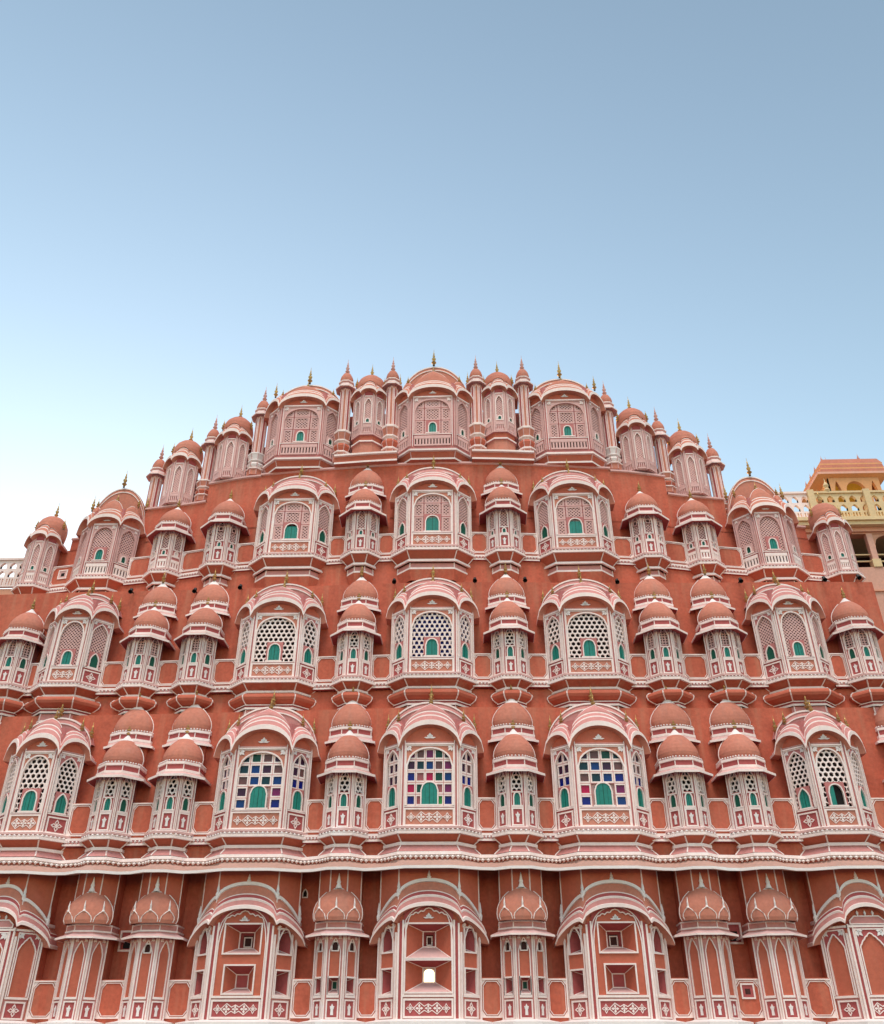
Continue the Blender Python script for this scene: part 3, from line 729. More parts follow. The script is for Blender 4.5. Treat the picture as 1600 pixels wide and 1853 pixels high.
def ground_bay(kind):
    plan = WO if kind == 2 else WP; kx = plan[-1][0]
    """kind 0 centre, 1 flanks, 2 blind outer bays; local z=0 at the plinth"""
    Z = lambda z: z - 2.72
    body = MB(); top = Z(5.47)
    FS = faces(plan); late = []
    loft_plan(body, plan[:2], [(0, 0), (0, top)], 'wall'); loft_plan(body, plan[4:], [(0, 0), (0, top)], 'wall')
    for i, F in enumerate(FS):
        mid = i == 1; h = F.h; hs = []
        if kind == 0 and mid: hs = [(-.46, .46, Z(3.16), Z(3.72)), (-.45, .45, Z(3.74), Z(4.36))]
        elif kind == 1 and mid: hs = [(-.30, .30, Z(3.16), Z(3.66)), (-.37, .37, Z(3.86), Z(4.40))]
        elif kind < 2: hs = [(-.165, .165, Z(3.14), Z(3.58)), (-.165, .165, Z(3.86), Z(4.32) if kind else Z(4.30))]
        holes_v(body, F, -h, h, 0, top, hs, -.02, .0, 'field')
        for j, o in enumerate(hs):
            if mid and kind == 0: I = (-.125, .125, o[2] + .24, o[2] + .52) if j else (-.12, .12, o[2] + .20, o[2] + .46)
            elif mid: I = (-.15, .15, o[2] + .13, o[3] - .11) if j else (-.12, .12, o[2] + .12, o[3] - .14)
            else:
                sgn = -1 if F.o[0] > 0 else 1; c = sgn * .085; I = (c - .07, c + .07, o[2] + .13, o[3] - .10)
            if mid and kind == 0 and j == 0:
                splay(body, F, o, I, .42, None)
                plate(body, F, I[0], I[1], I[2], I[3], arch(-.10, .10, I[2], I[2] + .17, I[3] - .03, 'round', 8), -.45, -.42, 'pale')
                fline(body, F, arch(-.11, .11, I[2], I[2] + .18, I[3] - .02, 'round', 8), .02, -.42, -.395, 'white')
            elif mid: splay(body, F, o, I, .40 if j else .34, 'nested' if j else 'rose')
            else:
                splay(body, F, o, I, .34, 'black_hollow' if not j else 'hollow', 'rose')
                if j:
                    G = Face((F.p(I[0], 0, -.335)[0], F.p(I[0], 0, -.335)[1]), (F.p(I[1], 0, -.335)[0], F.p(I[1], 0, -.335)[1]))
                    hexlat(body, G, -G.h, G.h, I[2], I[3], .07, .55, -.01, .004, 'pale')
        # pilasters
        for s_ in (-1, 1):
            a, b = sorted((s_ * h, s_ * (h - .035))); fb(body, F, a, b, .0, Z(4.36) if mid else Z(4.2), 0, .04, 'white')
            if mid:
                a, b = sorted((s_ * (h - .09), s_ * (h - .125))); fb(body, F, a, b, 0, Z(4.42), 0, .035, 'white')
                a, b = sorted((s_ * (h - .035), s_ * (h - .09))); fb(body, F, a, b, 0, Z(4.40), 0, .012, 'rose')
        w = (h - .125) * 2 if mid else (h - .06) * 2
        # foot panel
        fb(body, F, -w / 2, w / 2, Z(3.09), Z(3.13), 0, .04, 'white')
        fb(body, F, -w / 2, w / 2, 0, Z(3.09), 0, .006, 'mauve')
        if mid: scroll_panel(body, F, w - .05, Z(2.76), Z(3.05), fld='rose')
        else: flower_panel(body, F, w - .09, Z(2.76), Z(3.04))
        # cusped arch outline
        if kind < 2:
            A = arch(-w / 2 + .015, w / 2 - .015, Z(3.13), Z(4.05) if mid else Z(3.95), Z(4.64) if mid else Z(4.36), 'shoulder' if mid else 'point', 40 if mid else 14)
            if mid:
                plate(body, F, -w / 2, w / 2, Z(3.13), Z(4.72), A, 0, .02, 'rose'); lotus(body, F, 0, Z(4.45), .10, 0, .03, 'bright')
            fline(body, F, A, .02, 0, .034, 'white')
            if mid:
                A2 = arch(-w / 2 - .02, w / 2 + .02, Z(4.1), Z(4.2), Z(4.68), 'round', 20); fline(body, F, A2[1:-1], .018, .0, .03, 'white')
            else:
                for s_ in (-1, 1): corner(body, F, s_ * (w / 2 - .02), Z(4.36), -s_, .08, 0, .03, 'white')
        else:
            vt = Z(4.28)
            A = arch(-w / 2 + .05, w / 2 - .05, Z(3.14), Z(3.95), Z(4.20), 'cusp', 40 if mid else 20)
            plate(body, F, -w / 2, w / 2, Z(3.13), vt, A, 0, .025, 'rose'); fline(body, F, A, .022, 0, .04, 'white')
            fline(body, F, [(-w / 2 + .01, Z(3.13)), (-w / 2 + .01, vt - .012), (w / 2 - .01, vt - .012), (w / 2 - .01, Z(3.13))], .022, 0, .045, 'white')
            for s_ in (-1, 1): corner(body, F, s_ * (w / 2 - .04), vt - .03, -s_, .12 if mid else .09, .02, .042, 'bright')
            fb(body, F, -h, h, vt + .02, vt + .06, 0, .05, 'white'); fb(body, F, -h, h, vt, vt + .02, 0, .03, 'rose')
            if mid:
                m3 = min(.34, h * .75); fpoly(body, F, [(-.34, vt + .08), (.34, vt + .08), (.34, vt + .14), (.24, vt + .22), (-.24, vt + .22), (-.34, vt + .14)], 0, .04, 'mauve')
                fline(body, F, [(-.34, vt + .08), (.34, vt + .08), (.34, vt + .14), (.24, vt + .22), (-.24, vt + .22), (-.34, vt + .14)], .02, .03, .055, 'white', True)
                for q in (-.15, 0, .15): petal(body, F, q, vt + .22, PI / 2, .11, .05, .0, .03, 'bright')
    # thin white lines on the corners of the upper body, spike ornaments above the cusps
    for i in (1, 2, 3, 4):
        p = offs(plan, .004)[i]; z0 = Z(4.75) if i in (2, 3) else Z(4.2)
        body.tube([(p[0], p[1], z0), (p[0], p[1], top)], .014, 'white', 4)
    root = body.build('arched_bay')
    P = plan[1:5]; mb = MB()
    def row(d, zt, zc, rc, rs, e=.1): return hood_curve(P, d, zt - 2.72, zc - 2.72, rc, rs, e)
    rows = [row(0, 4.05, 4.36, .32, .14, 0), row(.17, 4.02, 4.36, .30, .14), row(.17, 4.08, 4.42, .30, .14), row(.13, 4.10, 4.44, .30, .14), row(.10, 4.20, 4.53, .30, .13), row(.11, 4.23, 4.56, .30, .13),
            row(.08, 4.25, 4.58, .30, .13), row(.06, 4.30, 4.64, .30, .12), row(.05, 4.32, 4.66, .30, .12), row(.0, 4.42, 4.84, .28, .10, .02), row(.035, 4.43, 4.85, .28, .10, .02), row(.035, 4.49, 4.91, .28, .10, .02), row(-.02, 4.50, 4.92, .28, .10, 0)]
    mb.loft(rows, ['salmon', 'white', 'white', 'mauve', 'white', 'white', 'rose', 'white', 'salmon', 'bright', 'bright', 'bright'])
    mb.build('hood', root)
    mb = MB(); FC = FS[1]
    for x, y, z, s_ in ((0, -.75, 5.18, .16), (plan[2][0], -.75, 4.88, .30), (plan[3][0], -.75, 4.88, .30), (-1.03 * kx, -.36, 4.45, .34), (1.03 * kx, -.36, 4.45, .34)):
        mb = MB(); mb.lathe(x, y, [(.03, Z(z)), (.045, Z(z) + s_ * .25), (.025, Z(z) + s_ * .4), (.032, Z(z) + s_ * .5), (.006, Z(z) + s_)], ['bright'] * 4, 8)
        mb.build('spike_ornament', root)
    return root
def ground_column(kind):
    """kind 0 with small recesses, 1 blind, 2 blind with one little opening"""
    Z = lambda z: z - 2.72
    body = MB(); plan = NP; top = Z(5.47)
    loft_plan(body, plan[:2], [(0, 0), (0, top)], 'wall'); loft_plan(body, plan[4:], [(0, 0), (0, top)], 'wall')
    for i, F in enumerate(faces(plan)):
        h = F.h; mid = i == 1; w = (h - .055) * 2
        hs = [(-w / 2 + .01, w / 2 - .01, Z(3.15), Z(3.44))] if kind == 0 else []
        if kind == 0 or (kind == 2 and mid): hs.append((-.06, .06, Z(3.90), Z(4.05)))
        holes_v(body, F, -h, h, 0, top, hs, -.02, 0, 'field')
        for j, o in enumerate(hs):
            if j == 0 and kind == 0:
                c = 0 if mid else (-.04 if F.o[0] > 0 else .04); I = (c - .05, c + .05, o[2] + .09, o[3] - .06); splay(body, F, o, I, .2, 'teal_dark', 'rose')
            else:
                fpoly(body, F, rect(*o), -.05, -.02, 'hollow')
                fline(body, F, arch(-.065, .065, Z(3.895), Z(3.99), Z(4.06), 'round', 8), .018, 0, .03, 'white', True)
        for s_ in (-1, 1):
            a, b = sorted((s_ * h, s_ * (h - .024))); fb(body, F, a, b, 0, Z(4.16), 0, .035, 'white')
            a, b = sorted((s_ * (h - .024), s_ * (h - .055))); fb(body, F, a, b, 0, Z(4.16), 0, .012, 'mauve')
        fb(body, F, -w / 2, w / 2, Z(3.09), Z(3.13), 0, .035, 'white'); fb(body, F, -w / 2, w / 2, 0, Z(3.09), 0, .006, 'mauve')
        vase_panel(body, F, w - .02, Z(2.75), Z(3.05))
        A = arch(-w / 2 + .012, w / 2 - .012, Z(3.13), Z(3.88), Z(4.12), 'cusp', 24)
        plate(body, F, -w / 2, w / 2, Z(3.13), Z(4.17), A, 0, .018, 'mauve'); fline(body, F, A, .018, 0, .03, 'white')
        for s_ in (-1, 1): corner(body, F, s_ * (w / 2 - .01), Z(4.15), -s_, .06, .015, .03, 'white')
    for i in (1, 2, 3, 4):
        p = offs(plan, .004)[i]; body.tube([(p[0], p[1], Z(4.5)), (p[0], p[1], top)], .013, 'white', 4)
    root = body.build('domed_column')
    mb = MB()
    prof = [(0, 4.20), (.19, 4.15), (.21, 4.15), (.21, 4.185), (.06, 4.25), (.06, 4.27), (.04, 4.275), (.055, 4.28), (.055, 4.31), (.03, 4.315), (.03, 4.40), (.045, 4.405), (.045, 4.43), (.0, 4.44)]
    loft_plan(mb, plan, [(r, Z(z)) for r, z in prof], ['salmon', 'white', 'white', 'pale', 'mauve', 'mauve', 'white', 'white', 'mauve', 'mauve', 'white', 'white', 'salmon'])
    ribs(mb, plan, [(.03, Z(4.31)), (.03, Z(4.41))], range(1, 5), .011)
    # dome swelling out of the column
    prof = [(.45, 4.42), (.485, 4.49), (.49, 4.58), (.475, 4.68), (.43, 4.78), (.36, 4.87), (.27, 4.95), (.19, 5.01), (.18, 5.015), (.10, 5.08), (.055, 5.14), (.03, 5.21)]
    cyl = -.62
    mb.lathe(0, cyl, [(r, Z(z)) for r, z in prof], ['salmon'] * 8 + ['bright'] * 3, 26, ys=.6)
    def on(phi, z):
        for (r0, z0), (r1, z1) in zip(prof, prof[1:]):
            if z0 <= z <= z1: r = r0 + (r1 - r0) * (z - z0) / (z1 - z0); break
        else: r = prof[0][0]
        r += .006; return (r * math.sin(phi), cyl - .6 * r * math.cos(phi), Z(z))
    for s_ in (-1, 1): mb.tube([on(s_ * PI / 2, z) for z in (4.43, 4.48, 4.56, 4.66, 4.76, 4.85, 4.93, 5.0)], .013, 'white', 4)
    for c in (-.82, 0, .82):
        w = .36
        pts = [(-w, 4.44), (-w, 4.49), (-w * .88, 4.545), (-w * .55, 4.60), (-.08, 4.635), (0, 4.65), (.08, 4.635), (w * .55, 4.60), (w * .88, 4.545), (w, 4.49), (w, 4.44)]
        mb.tube([on(c + a, z) for a, z in pts], .010, 'white', 4)
        a = on(c, 4.64); mb.tube([a, on(c, 4.68), (a[0] * 1.0, a[1] - .01, Z(4.74)), (a[0] * .98, a[1] - .01, Z(4.84))], [.035, .02, .018, .004], 'bright', 6)
    mb.lathe(0, cyl - .10, [(.07, Z(5.03)), (.035, Z(5.12)), (.045, Z(5.15)), (.03, Z(5.19)), (.006, Z(5.32))], ['bright'] * 4, 8)
    mb.build('dome', root)
    return root

# ------------------------------------------------------------------ copies
def copy_tree(o, parent=None):
    c = o.copy(); COL.objects.link(c); c.parent = parent
    for ch in list(o.children): copy_tree(ch, c)
    return c
USED = {}
SC = {0: 1.0, 1: 1.0, 2: .98, 3: 1.02, 4: 1.085}
PC = {0: 1.0, 1: 1.0, 2: 1.021, 3: 1.041, 4: 1.058}
def tx(k, x): return .85 + (x - .85) * PC[k]
def tz(k, z): return 2.0 + (z - 2.0) * PC[k]
def place(key, maker, x, y, z, parent, k=1):
    if key not in USED: o = maker(); USED[key] = o
    else: o = copy_tree(USED[key])
    q = random.uniform; e = 1 + q(-.006, .006)
    o.parent = parent; o.location = (x + q(-.012, .012), y, z + q(-.008, .008)); o.scale = (SC[k] * e, SC[k], SC[k] * (1 + q(-.004, .004)))
    o.rotation_euler = (q(-.004, .004), q(-.004, .004), q(-.012, .012)); return o
def thing(name, label, cat, loc=(0, 0, 0), group=None):
    o = bpy.data.objects.new(name, None); COL.objects.link(o); o.location = loc; o.empty_display_size = .5
    o['label'] = label; o['category'] = cat
    if group: o['group'] = group
    return o

# ------------------------------------------------------------------ the palace
palace = thing('palace', 'tall terracotta pink palace front of five stepped storeys crowded with latticed bay windows and domes', 'palace')
def interp(tab, x):
    x = abs(x)
    for (a, ya), (b, yb) in zip(tab, tab[1:]):
        if x <= b: return ya + (yb - ya) * (x - a) / (b - a)
    return tab[-1][1] + (x - tab[-1][0]) * .05
C1 = [(0, 0), (1.8, .08), (3.6, .18), (5.4, .24), (6.75, .30), (8.7, .33), (10.2, .36)]
C3 = [(0, 0), (1.82, .1), (3.74, .28), (5.64, .52), (7.25, .94), (9.13, 1.28), (11.15, 1.67)]
wall1 = lambda x: interp(C1, x) - .2
wall2 = lambda x: .4 + interp(C1, x) * .87
wall3 = lambda x: 1.0 + interp(C3, x)
wall4 = lambda x: 1.6 + interp(C3, x)
Z0, H1, H2, H3, H4 = 2.72, 6.10, tz(2, 9.56), tz(3, 13.04), tz(4, 16.30)

def wall_piece(name, fy, xs, z0, z1, th=.5, mat='wall', top='wall'):
    mb = MB(); f = [(x, fy(x)) for x in xs]; b = [(x, fy(x) + th) for x in xs]
    mb.loft([lift(f, z0), lift(f, z1)], mat); mb.loft([lift(f, z1), lift(b, z1)], top); mb.loft([lift(b, z1), lift(b, z0)], mat)
    for i in (0, -1):
        mb.add([(*f[i], z0), (*b[i], z0), (*b[i], z1), (*f[i], z1)], [[0, 1, 2, 3]], mat)
    return mb.build(name, palace)
def xr(a, b, k=.6):
    n = max(2, int(abs(b - a) / k)); return [a + (b - a) * i / n for i in range(n + 1)]
GX = 13.2
wall_piece('wall', wall1, xr(-GX, -.5), 0.0, 5.5, .15)
wall_piece('wall', wall1, xr(.5, GX), 0.0, 5.5, .15)
wall_piece('wall', wall1, [-.5, 0, .5], 0.0, 3.1, .15)
wall_piece('wall', wall1, [-.5, 0, .5], 4.0, 5.5, .15)
wall_piece('wall', wall1, xr(-GX, GX), 5.5, 9.05, .58)
wall_piece('wall', lambda x: wall1(x) - .30, xr(-GX, GX), H1 - .62, H1 - .11, .3)
wall_piece('wall', lambda x: wall2(x) - .30, xr(-11.8, 11.35), 8.6, H2 - .11, .3)
wall_piece('wall', wall2, xr(-11.8, 11.35), 8.6, 12.62, 1.4)
wall_piece('wall', lambda x: wall3(x) - .38, xr(-11.8, 11.35), 12.4, H3 - .1, .6)
wall_piece('wall', wall3, xr(-11.6, 11.5), 12.3, tz(3, 14.5), .4)

# ground storey
W1X = (-8.76, -3.70, -.01, 3.67, 8.64); N1X = (-10.8, -7.0, -5.62, -1.85, 1.84, 5.49, 6.86, 10.66)

for x in W1X:
    k = 0 if abs(x) < 1 else 1 if abs(x) < 5 else 2
    place(('g', k), lambda: ground_bay(k), x, wall1(x), Z0, palace)
for x in N1X:
    k = 0 if abs(x) < 2 else (2 if -5.8 < x < -5 else 1)
    place(('gc', k), lambda: ground_column(k), x, wall1(x), Z0, palace)

# plinth under the bays
mb = MB()
for x, pl in [(x, WO if abs(x) > 5 else WP) for x in W1X] + [(x, NP) for x in N1X]:
    q = [(x + px, wall1(x) + py) for px, py in pl]
    mb.loft([lift(offs(q, 0), Z0 + .02), lift(offs(q, .05), Z0), lift(offs(q, .22), Z0 - .03), lift(offs(q, .22), Z0 - .5), lift(offs(q, .22), 0)], ['bright', 'bright', 'bright', 'salmon'])
mb.build('plinth', palace)

# continuous cornice between ground and first storey
allb = sorted([(x, WO if abs(x) > 5 else WP) for x in W1X] + [(x, NP) for x in N1X])
plan, eave = [], []
for x, pl in allb:
    y = wall1(x)
    wide = pl is not NP; kx = pl[-1][0]; fx = pl[3][0]
    q = [(x + a, y + b) for a, b in pl[1:5]]
    plan += q
    ev = ([(-kx - .20, -.74), (-fx - .12, -1.25), (fx + .12, -1.25), (kx + .20, -.74)] if wide else [(-.60, -.76), (-.26, -1.20), (.26, -1.20), (.60, -.76)])
    eave += [(x + a, y + b) for a, b in ev]
mb = MB()
def pz(d, z): return lift(offs(plan, d), z)
# soften the eave line
for _ in range(2):
    eave = [eave[0]] + [((eave[i - 1][0] + eave[i][0] * 4 + eave[i + 1][0]) / 6, (eave[i - 1][1] + eave[i][1] * 4 + eave[i + 1][1]) / 6) for i in range(1, len(eave) - 1)] + [eave[-1]]
mb.loft([pz(.05, H1 - .39), pz(.09, H1 - .40), pz(.10, H1 - .46), pz(.06, H1 - .47), pz(.06, H1 - .49), pz(.03, H1 - .50), pz(.03, H1 - .60)], ['white', 'white', 'white', 'bright', 'bright', 'field'])
e0 = [(a[0] * .0 + b[0], b[1]) for a, b in zip(plan, eave)]
def mixp(t, z): return [(p[0] * (1 - t) + e[0] * t, p[1] * (1 - t) + e[1] * t, z) for p, e in zip(offs(plan, .03), eave)]
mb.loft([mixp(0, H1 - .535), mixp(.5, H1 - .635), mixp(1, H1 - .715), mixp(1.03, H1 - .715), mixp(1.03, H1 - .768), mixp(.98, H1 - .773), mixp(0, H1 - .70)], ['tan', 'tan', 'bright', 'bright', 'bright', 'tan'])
beads(mb, plan, .085, H1 - .505, .105, .042, 'bright')
mb.build('cornice', palace)

# storeys one to three
cnt = 0
for x in W1X:
    a = abs(x)
    if a < 1: place('w1c', lambda: wide_bay('glass', 1, seed=0), x, wall1(x), H1, palace)
    elif a < 5: place('w1%d' % (x > 0), lambda: wide_bay('glass', 1, seed=1 if x < 0 else 2), x, wall1(x), H1, palace)
    else: place('w1o%d' % (x > 0), lambda: wide_bay('hex', 1, ajar=x > 0, plan=WO), x, wall1(x), H1, palace)
for x in N1X: place('n1', lambda: narrow_bay('hexs', 1, True), x, wall1(x), H1, palace)
W2X = tuple(tx(2, x) for x in (-8.77, -3.74, .0, 3.69, 8.6)); N2X = tuple(tx(2, x) for x in (-10.2, -7.02, -5.67, -1.85, 1.84, 5.51, 6.92, 10.18))
for x in W2X:
    a = abs(x); st = 'niche' if a < 1 else 'hex' if a < 5 else 'fine'
    place('w2' + st, lambda: wide_bay(st, 4 if a > 5 else 2, cusp=1.78, crest=2.12, plan=WO if a > 5 else WP), x, wall2(x), H2, palace, 2)
for x in N2X:
    a = abs(x); st = 'hexs' if a < 2.2 else 'grid'
    dbl = a < 9.3
    place('n2%s%d' % (st, dbl), lambda: narrow_bay(st, 4 if a > 3 else 2, dbl), x, wall2(x), H2, palace, 2)
W3X = tuple(tx(3, x) for x in (-3.72, -.02, 3.69)); N3X = tuple(tx(3, x) for x in (-7.24, -5.67, -1.86, 1.84, 5.62, 7.11))
for x in W3X: place('w3', lambda: wide_bay('panelled', 3, cusp=1.76, crest=2.06), x, wall3(x), H3, palace, 3)
for x in N3X:
    a = abs(x); dbl = a < 2.5; sq = 5 < a < 6.3; ra = a > 6.5
    key = 'n3%d%d%d' % (dbl, sq, ra) + ('g' if x < -6.5 else '')
    place(key, lambda: narrow_bay('fine', 3, dbl, small=True, rail=ra, squares=sq, glint=x < -6.5), x, wall3(x), H3, palace, 3)
W3O = (tx(3, -9.15), tx(3, 9.03)); K3X = (tx(3, -11.1), tx(3, 10.95))
for x in W3O: place('w3o', lambda: wide_bay('fine', 3, panel='rail', cusp=1.70, crest=1.98, big=1, plan=WO), x, wall3(x), H3, palace, 3)
for x in K3X: place('k3', lambda: kiosk(3, 1.42, True, name='oriel_kiosk'), x, wall3(x), H3, palace, 3)

# string courses across the plain wall between bays
def string_course(fy, z, gaps):
    for a, b in gaps:
        mb = MB(); p = [(x, fy(x) - .36) for x in (a - .03, (a + b) / 2, b + .03)]
        loft_plan(mb, p, [(0, z + .06), (.07, z + .05), (.07, z - .0), (.05, z - .01), (.05, z - .06), (.08, z - .07), (.08, z - .11), (0, z - .12)], ['white', 'white', 'mauve', 'mauve', 'white', 'white', 'rose'])
        beads(mb, p, .075, z - .03, .085, .032, 'bright')
        mb.build('string_course', palace)
def gaps_of(ws, ns, lo, hi, k=1):
    e = sorted([(x - (1.02 if abs(x) < 5 else .84) * SC[k], x + (1.02 if abs(x) < 5 else .84) * SC[k]) for x in ws] + [(x - .45 * SC[k], x + .45 * SC[k]) for x in ns])
    g = []; cur = lo
    for a, b in e:
        if a - cur > .05: g.append((cur, a))
        cur = max(cur, b)
    if hi - cur > .05: g.append((cur, hi))
    return g
G1 = gaps_of(W1X, N1X, -11.2, 11.2); G2 = gaps_of(W2X, N2X, -11.4, 11.3, 2)
W3A = W3X + W3O; N3A = N3X + K3X
G3 = gaps_of(W3A, N3A, -11.8, 11.7, 3)
string_course(wall1, H1, G1); string_course(wall2, H2, G2); string_course(wall3, H3, G3)

# framed panels on the wall between the bays
def niche_panel(x, w, fy, z0, z1, hole=None, fwd=.36):
    ya, yb = fy(x - w / 2), fy(x + w / 2)
    F = Face((x - w / 2, ya - fwd), (x + w / 2, yb - fwd)); mb = MB(); h = w / 2; c = min(.11, w * .25)
    mb.add([(x - h, ya - fwd, z0 - .12), (x + h, yb - fwd, z0 - .12), (x + h, yb - fwd, z1 + .03), (x - h, ya - fwd, z1 + .03), (x - h, ya + .05, z0 - .12), (x + h, yb + .05, z0 - .12), (x + h, yb + .05, z1 + .03), (x - h, ya + .05, z1 + .03)],
           [[0, 1, 2, 3], [3, 2, 6, 7], [0, 4, 5, 1], [1, 5, 6, 2], [4, 0, 3, 7]], ['wall', 'pale', 'wall', 'wall', 'wall'])
    fline(mb, F, rect(-h, h, z0, z1), .026, 0, .035, 'white', True)
    fpoly(mb, F, rect(-h, h, z0, z1), -.01, .006, 'wall')
    fline(mb, F, [(-h + c, z0 + .035), (h - c, z0 + .035), (h - .035, z0 + c * 1.2), (h - .035, z1 - c * 1.2), (h - c, z1 - .035), (-h + c, z1 - .035), (-h + .035, z1 - c * 1.2), (-h + .035, z0 + c * 1.2)], .014, 0, .024, 'white', True)
    for su in (-1, 1):
        for (v, sv) in ((z0, 1), (z1, -1)):
            fpoly(mb, F, [(su * h, v), (su * (h - c), v), (su * (h - c * .55), v + sv * c * .55), (su * h, v + sv * c * 1.2)][::1 if su * sv > 0 else -1], 0, .018, 'white')
    if hole:
        v = (z0 + z1) / 2 + hole[1]; q = hole[0]
        fpoly(mb, F, rect(-q, q, v - q, v + q), 0, .012, 'pale' if hole[2] else 'rose'); fline(mb, F, rect(-q, q, v - q, v + q), .03, 0, .03, 'white', True)
        fpoly(mb, F, rect(-q * .42, q * .42, v - q * .45, v + q * .35), 0, .016, 'black_hollow' if hole[2] else 'hollow')
    return mb.build('niche_panel', palace)
def mids(g): return [((a + b) / 2, b - a) for a, b in g]
for (x, w) in mids(G1):
    if abs(x) > 10.9: continue
    niche_panel(x, w + .02, wall1, H1 + .12, H1 + .78)
    niche_panel(x, w + .02, wall1, Z0 + .06, Z0 + .70, (.12, .12, False) if 5.9 < x < 6.4 else None)
for (x, w) in mids(G2):
    if abs(x) > 10.9: continue
    niche_panel(x, w + .02, wall2, H2 + .12, H2 + .74)
for (x, w) in mids(G3):
    if w < .3: continue
    niche_panel(x, w + .02, wall3, H3 + .14, H3 + .76, (.13, .04, True) if x < -9.9 else None)

# stepped parapet of the third storey
def parapet(a, b, z, name='parapet', th=.6, rim=True):
    wall_piece(name, wall3, xr(a, b, .4), tz(3, 14.45), z, th)
    if rim:
        mb = MB(); p = [(x, wall3(x)) for x in xr(a, b, .4)]
        loft_plan(mb, p, [(0, z - .03), (.06, z - .02), (.06, z + .03), (-.55, z + .03)], ['white', 'pale', 'pale']); mb.build('coping', palace)
PT = tz(3, 16.22)
X3 = lambda x: tx(3, x)
parapet(X3(-4.92), X3(4.92), PT)
parapet(X3(-6.5), X3(-4.92), tz(3, 16.18)); parapet(X3(4.92), X3(6.50), tz(3, 16.14))
parapet(X3(-8.35), X3(-6.5), tz(3, 15.58)); parapet(X3(6.50), X3(8.15), tz(3, 15.56))
parapet(X3(-10.5), X3(-8.35), tz(3, 14.85)); parapet(X3(8.15), X3(10.4), tz(3, 14.85))

# crown storey
X4 = lambda x: tx(4, x)
WX4 = (X4(-3.78), X4(-.02), X4(3.74))
for x in WX4: place('w4%d' % (abs(x) < 1), lambda: wide_bay('panelled', 0, panel='rail', cusp=1.78, crest=2.06, big=1 if abs(x) < 1 else .3), x, wall4(x), H4, palace, 4)
# ledges under the crown storey
for x in WX4:
    mb = MB(); q = [(x + a * 1.058, wall4(x) + b * 1.058) for a, b in WP]
    loft_plan(mb, q, [(-.05, H4 + .02), (.08, H4 + .01), (.08, H4 - .05), (.02, H4 - .06), (-.06, H4 - .24), (-.02, H4 - .25), (-.02, H4 - .31), (-.4, H4 - .34)], ['white', 'white', 'white', 'field', 'white', 'white', 'salmon'])
    ribs(mb, q, [(.02, H4 - .06), (-.06, H4 - .24)], range(1, 5), .014, 'pale'); mb.build('ledge', palace)
for a, b in ((X4(-2.75), X4(-1.0)), (X4(1.05), X4(2.75))):
    mb = MB(); c = (a + b) / 2; p = [(x, wall4(x) - .80) for x in (a, c, b)]
    loft_plan(mb, p, [(-.9, H4 + .02), (.06, H4 + .01), (.06, H4 - .05), (0, H4 - .06), (-.03, H4 - .24), (.02, H4 - .25), (.02, H4 - .31), (-.4, H4 - .34)], ['white', 'white', 'white', 'field', 'white', 'white', 'salmon']); mb.build('ledge', palace)
KS = [(-1.90, 17.04), (1.86, 17.04), (-5.86, 16.13), (5.76, 16.08), (-7.38, 15.64), (7.24, 15.61)]
KS = [(X4(x), tz(4, z) if abs(x) < 3 else tz(3, 16.18) + .04 if abs(x) < 6.5 else tz(3, 15.58) + .04) for x, z in KS]
for x, z in KS: place('k4%d' % (abs(x) < 3), lambda: kiosk(0, 1.30, abs(x) < 3), x, wall4(x) + .05, z, palace, 4)
# pedestals carrying the two inner kiosks
for x, z in KS[:2]:
    mb = MB(); q = [(x + a, wall4(x) + b) for a, b in NP]
    loft_plan(mb, q, [(-.1, z + .02), (.06, z), (.06, z - .05), (0, z - .06), (0, z - .24), (.05, z - .25), (.05, z - .30), (.0, z - .32), (.02, z - .62), (.04, z - .63), (.04, z - .80)], ['pale', 'pale', 'mauve', 'field', 'pale', 'white', 'mauve', 'salmon', 'pale', 'salmon']); mb.build('pedestal', palace)
P3 = tz(3, 14.5)
TP = [(-1.24, 16.3, 17.42, 18.86), (1.22, 16.3, 17.42, 18.86), (-2.62, 16.3, 17.35, 18.90), (2.60, 16.3, 17.35, 18.90),
      (-5.13, 16.15, 16.9, 18.25), (5.03, 16.1, 16.85, 18.2), (-6.62, 15.55, 16.25, 17.5), (6.52, 15.53, 16.2, 17.45), (-8.2, 14.8, 15.3, 16.65), (8.04, 14.8, 15.3, 16.65)]
for x, z0, zs, z1 in TP:
    o = turret_pillar(z0, zs, z1, white_pot=4.5 < abs(x) < 5.5); o.parent = palace; o.scale = (SC[4],) * 3
    o.location = (X4(x), wall4(X4(x)) - (.42 if abs(x) < 4 else .30), tz(4, z0) - .04)

# backing wall of the crown storey
for a, b, z in ((X4(-4.75), X4(4.65), tz(4, 18.25)), (X4(-6.5), X4(-4.75), tz(4, 17.4)), (X4(4.65), X4(6.4), tz(4, 17.35)), (X4(-8.1), X4(-6.5), tz(4, 16.6)), (X4(6.4), X4(7.9), tz(4, 16.6))):
    wall_piece('wall', lambda x: wall4(x) + .01, xr(a, b, .4), P3 + .05, z, .2, 'mauve', 'pale')

# crest of small merlons on the left parapet
mb = MB(); zc = tz(3, 14.85)
for i in range(5):
    x = X3(-10.15) + i * .13; y = wall3(x) + .1
    mb.lathe(x, y, [(.05, zc + .02), (.055, zc + .1), (.02, zc + .16), (.03, zc + .2), (.004, zc + .3)], ['white'] * 4, 6)
mb.build('cresting', palace)

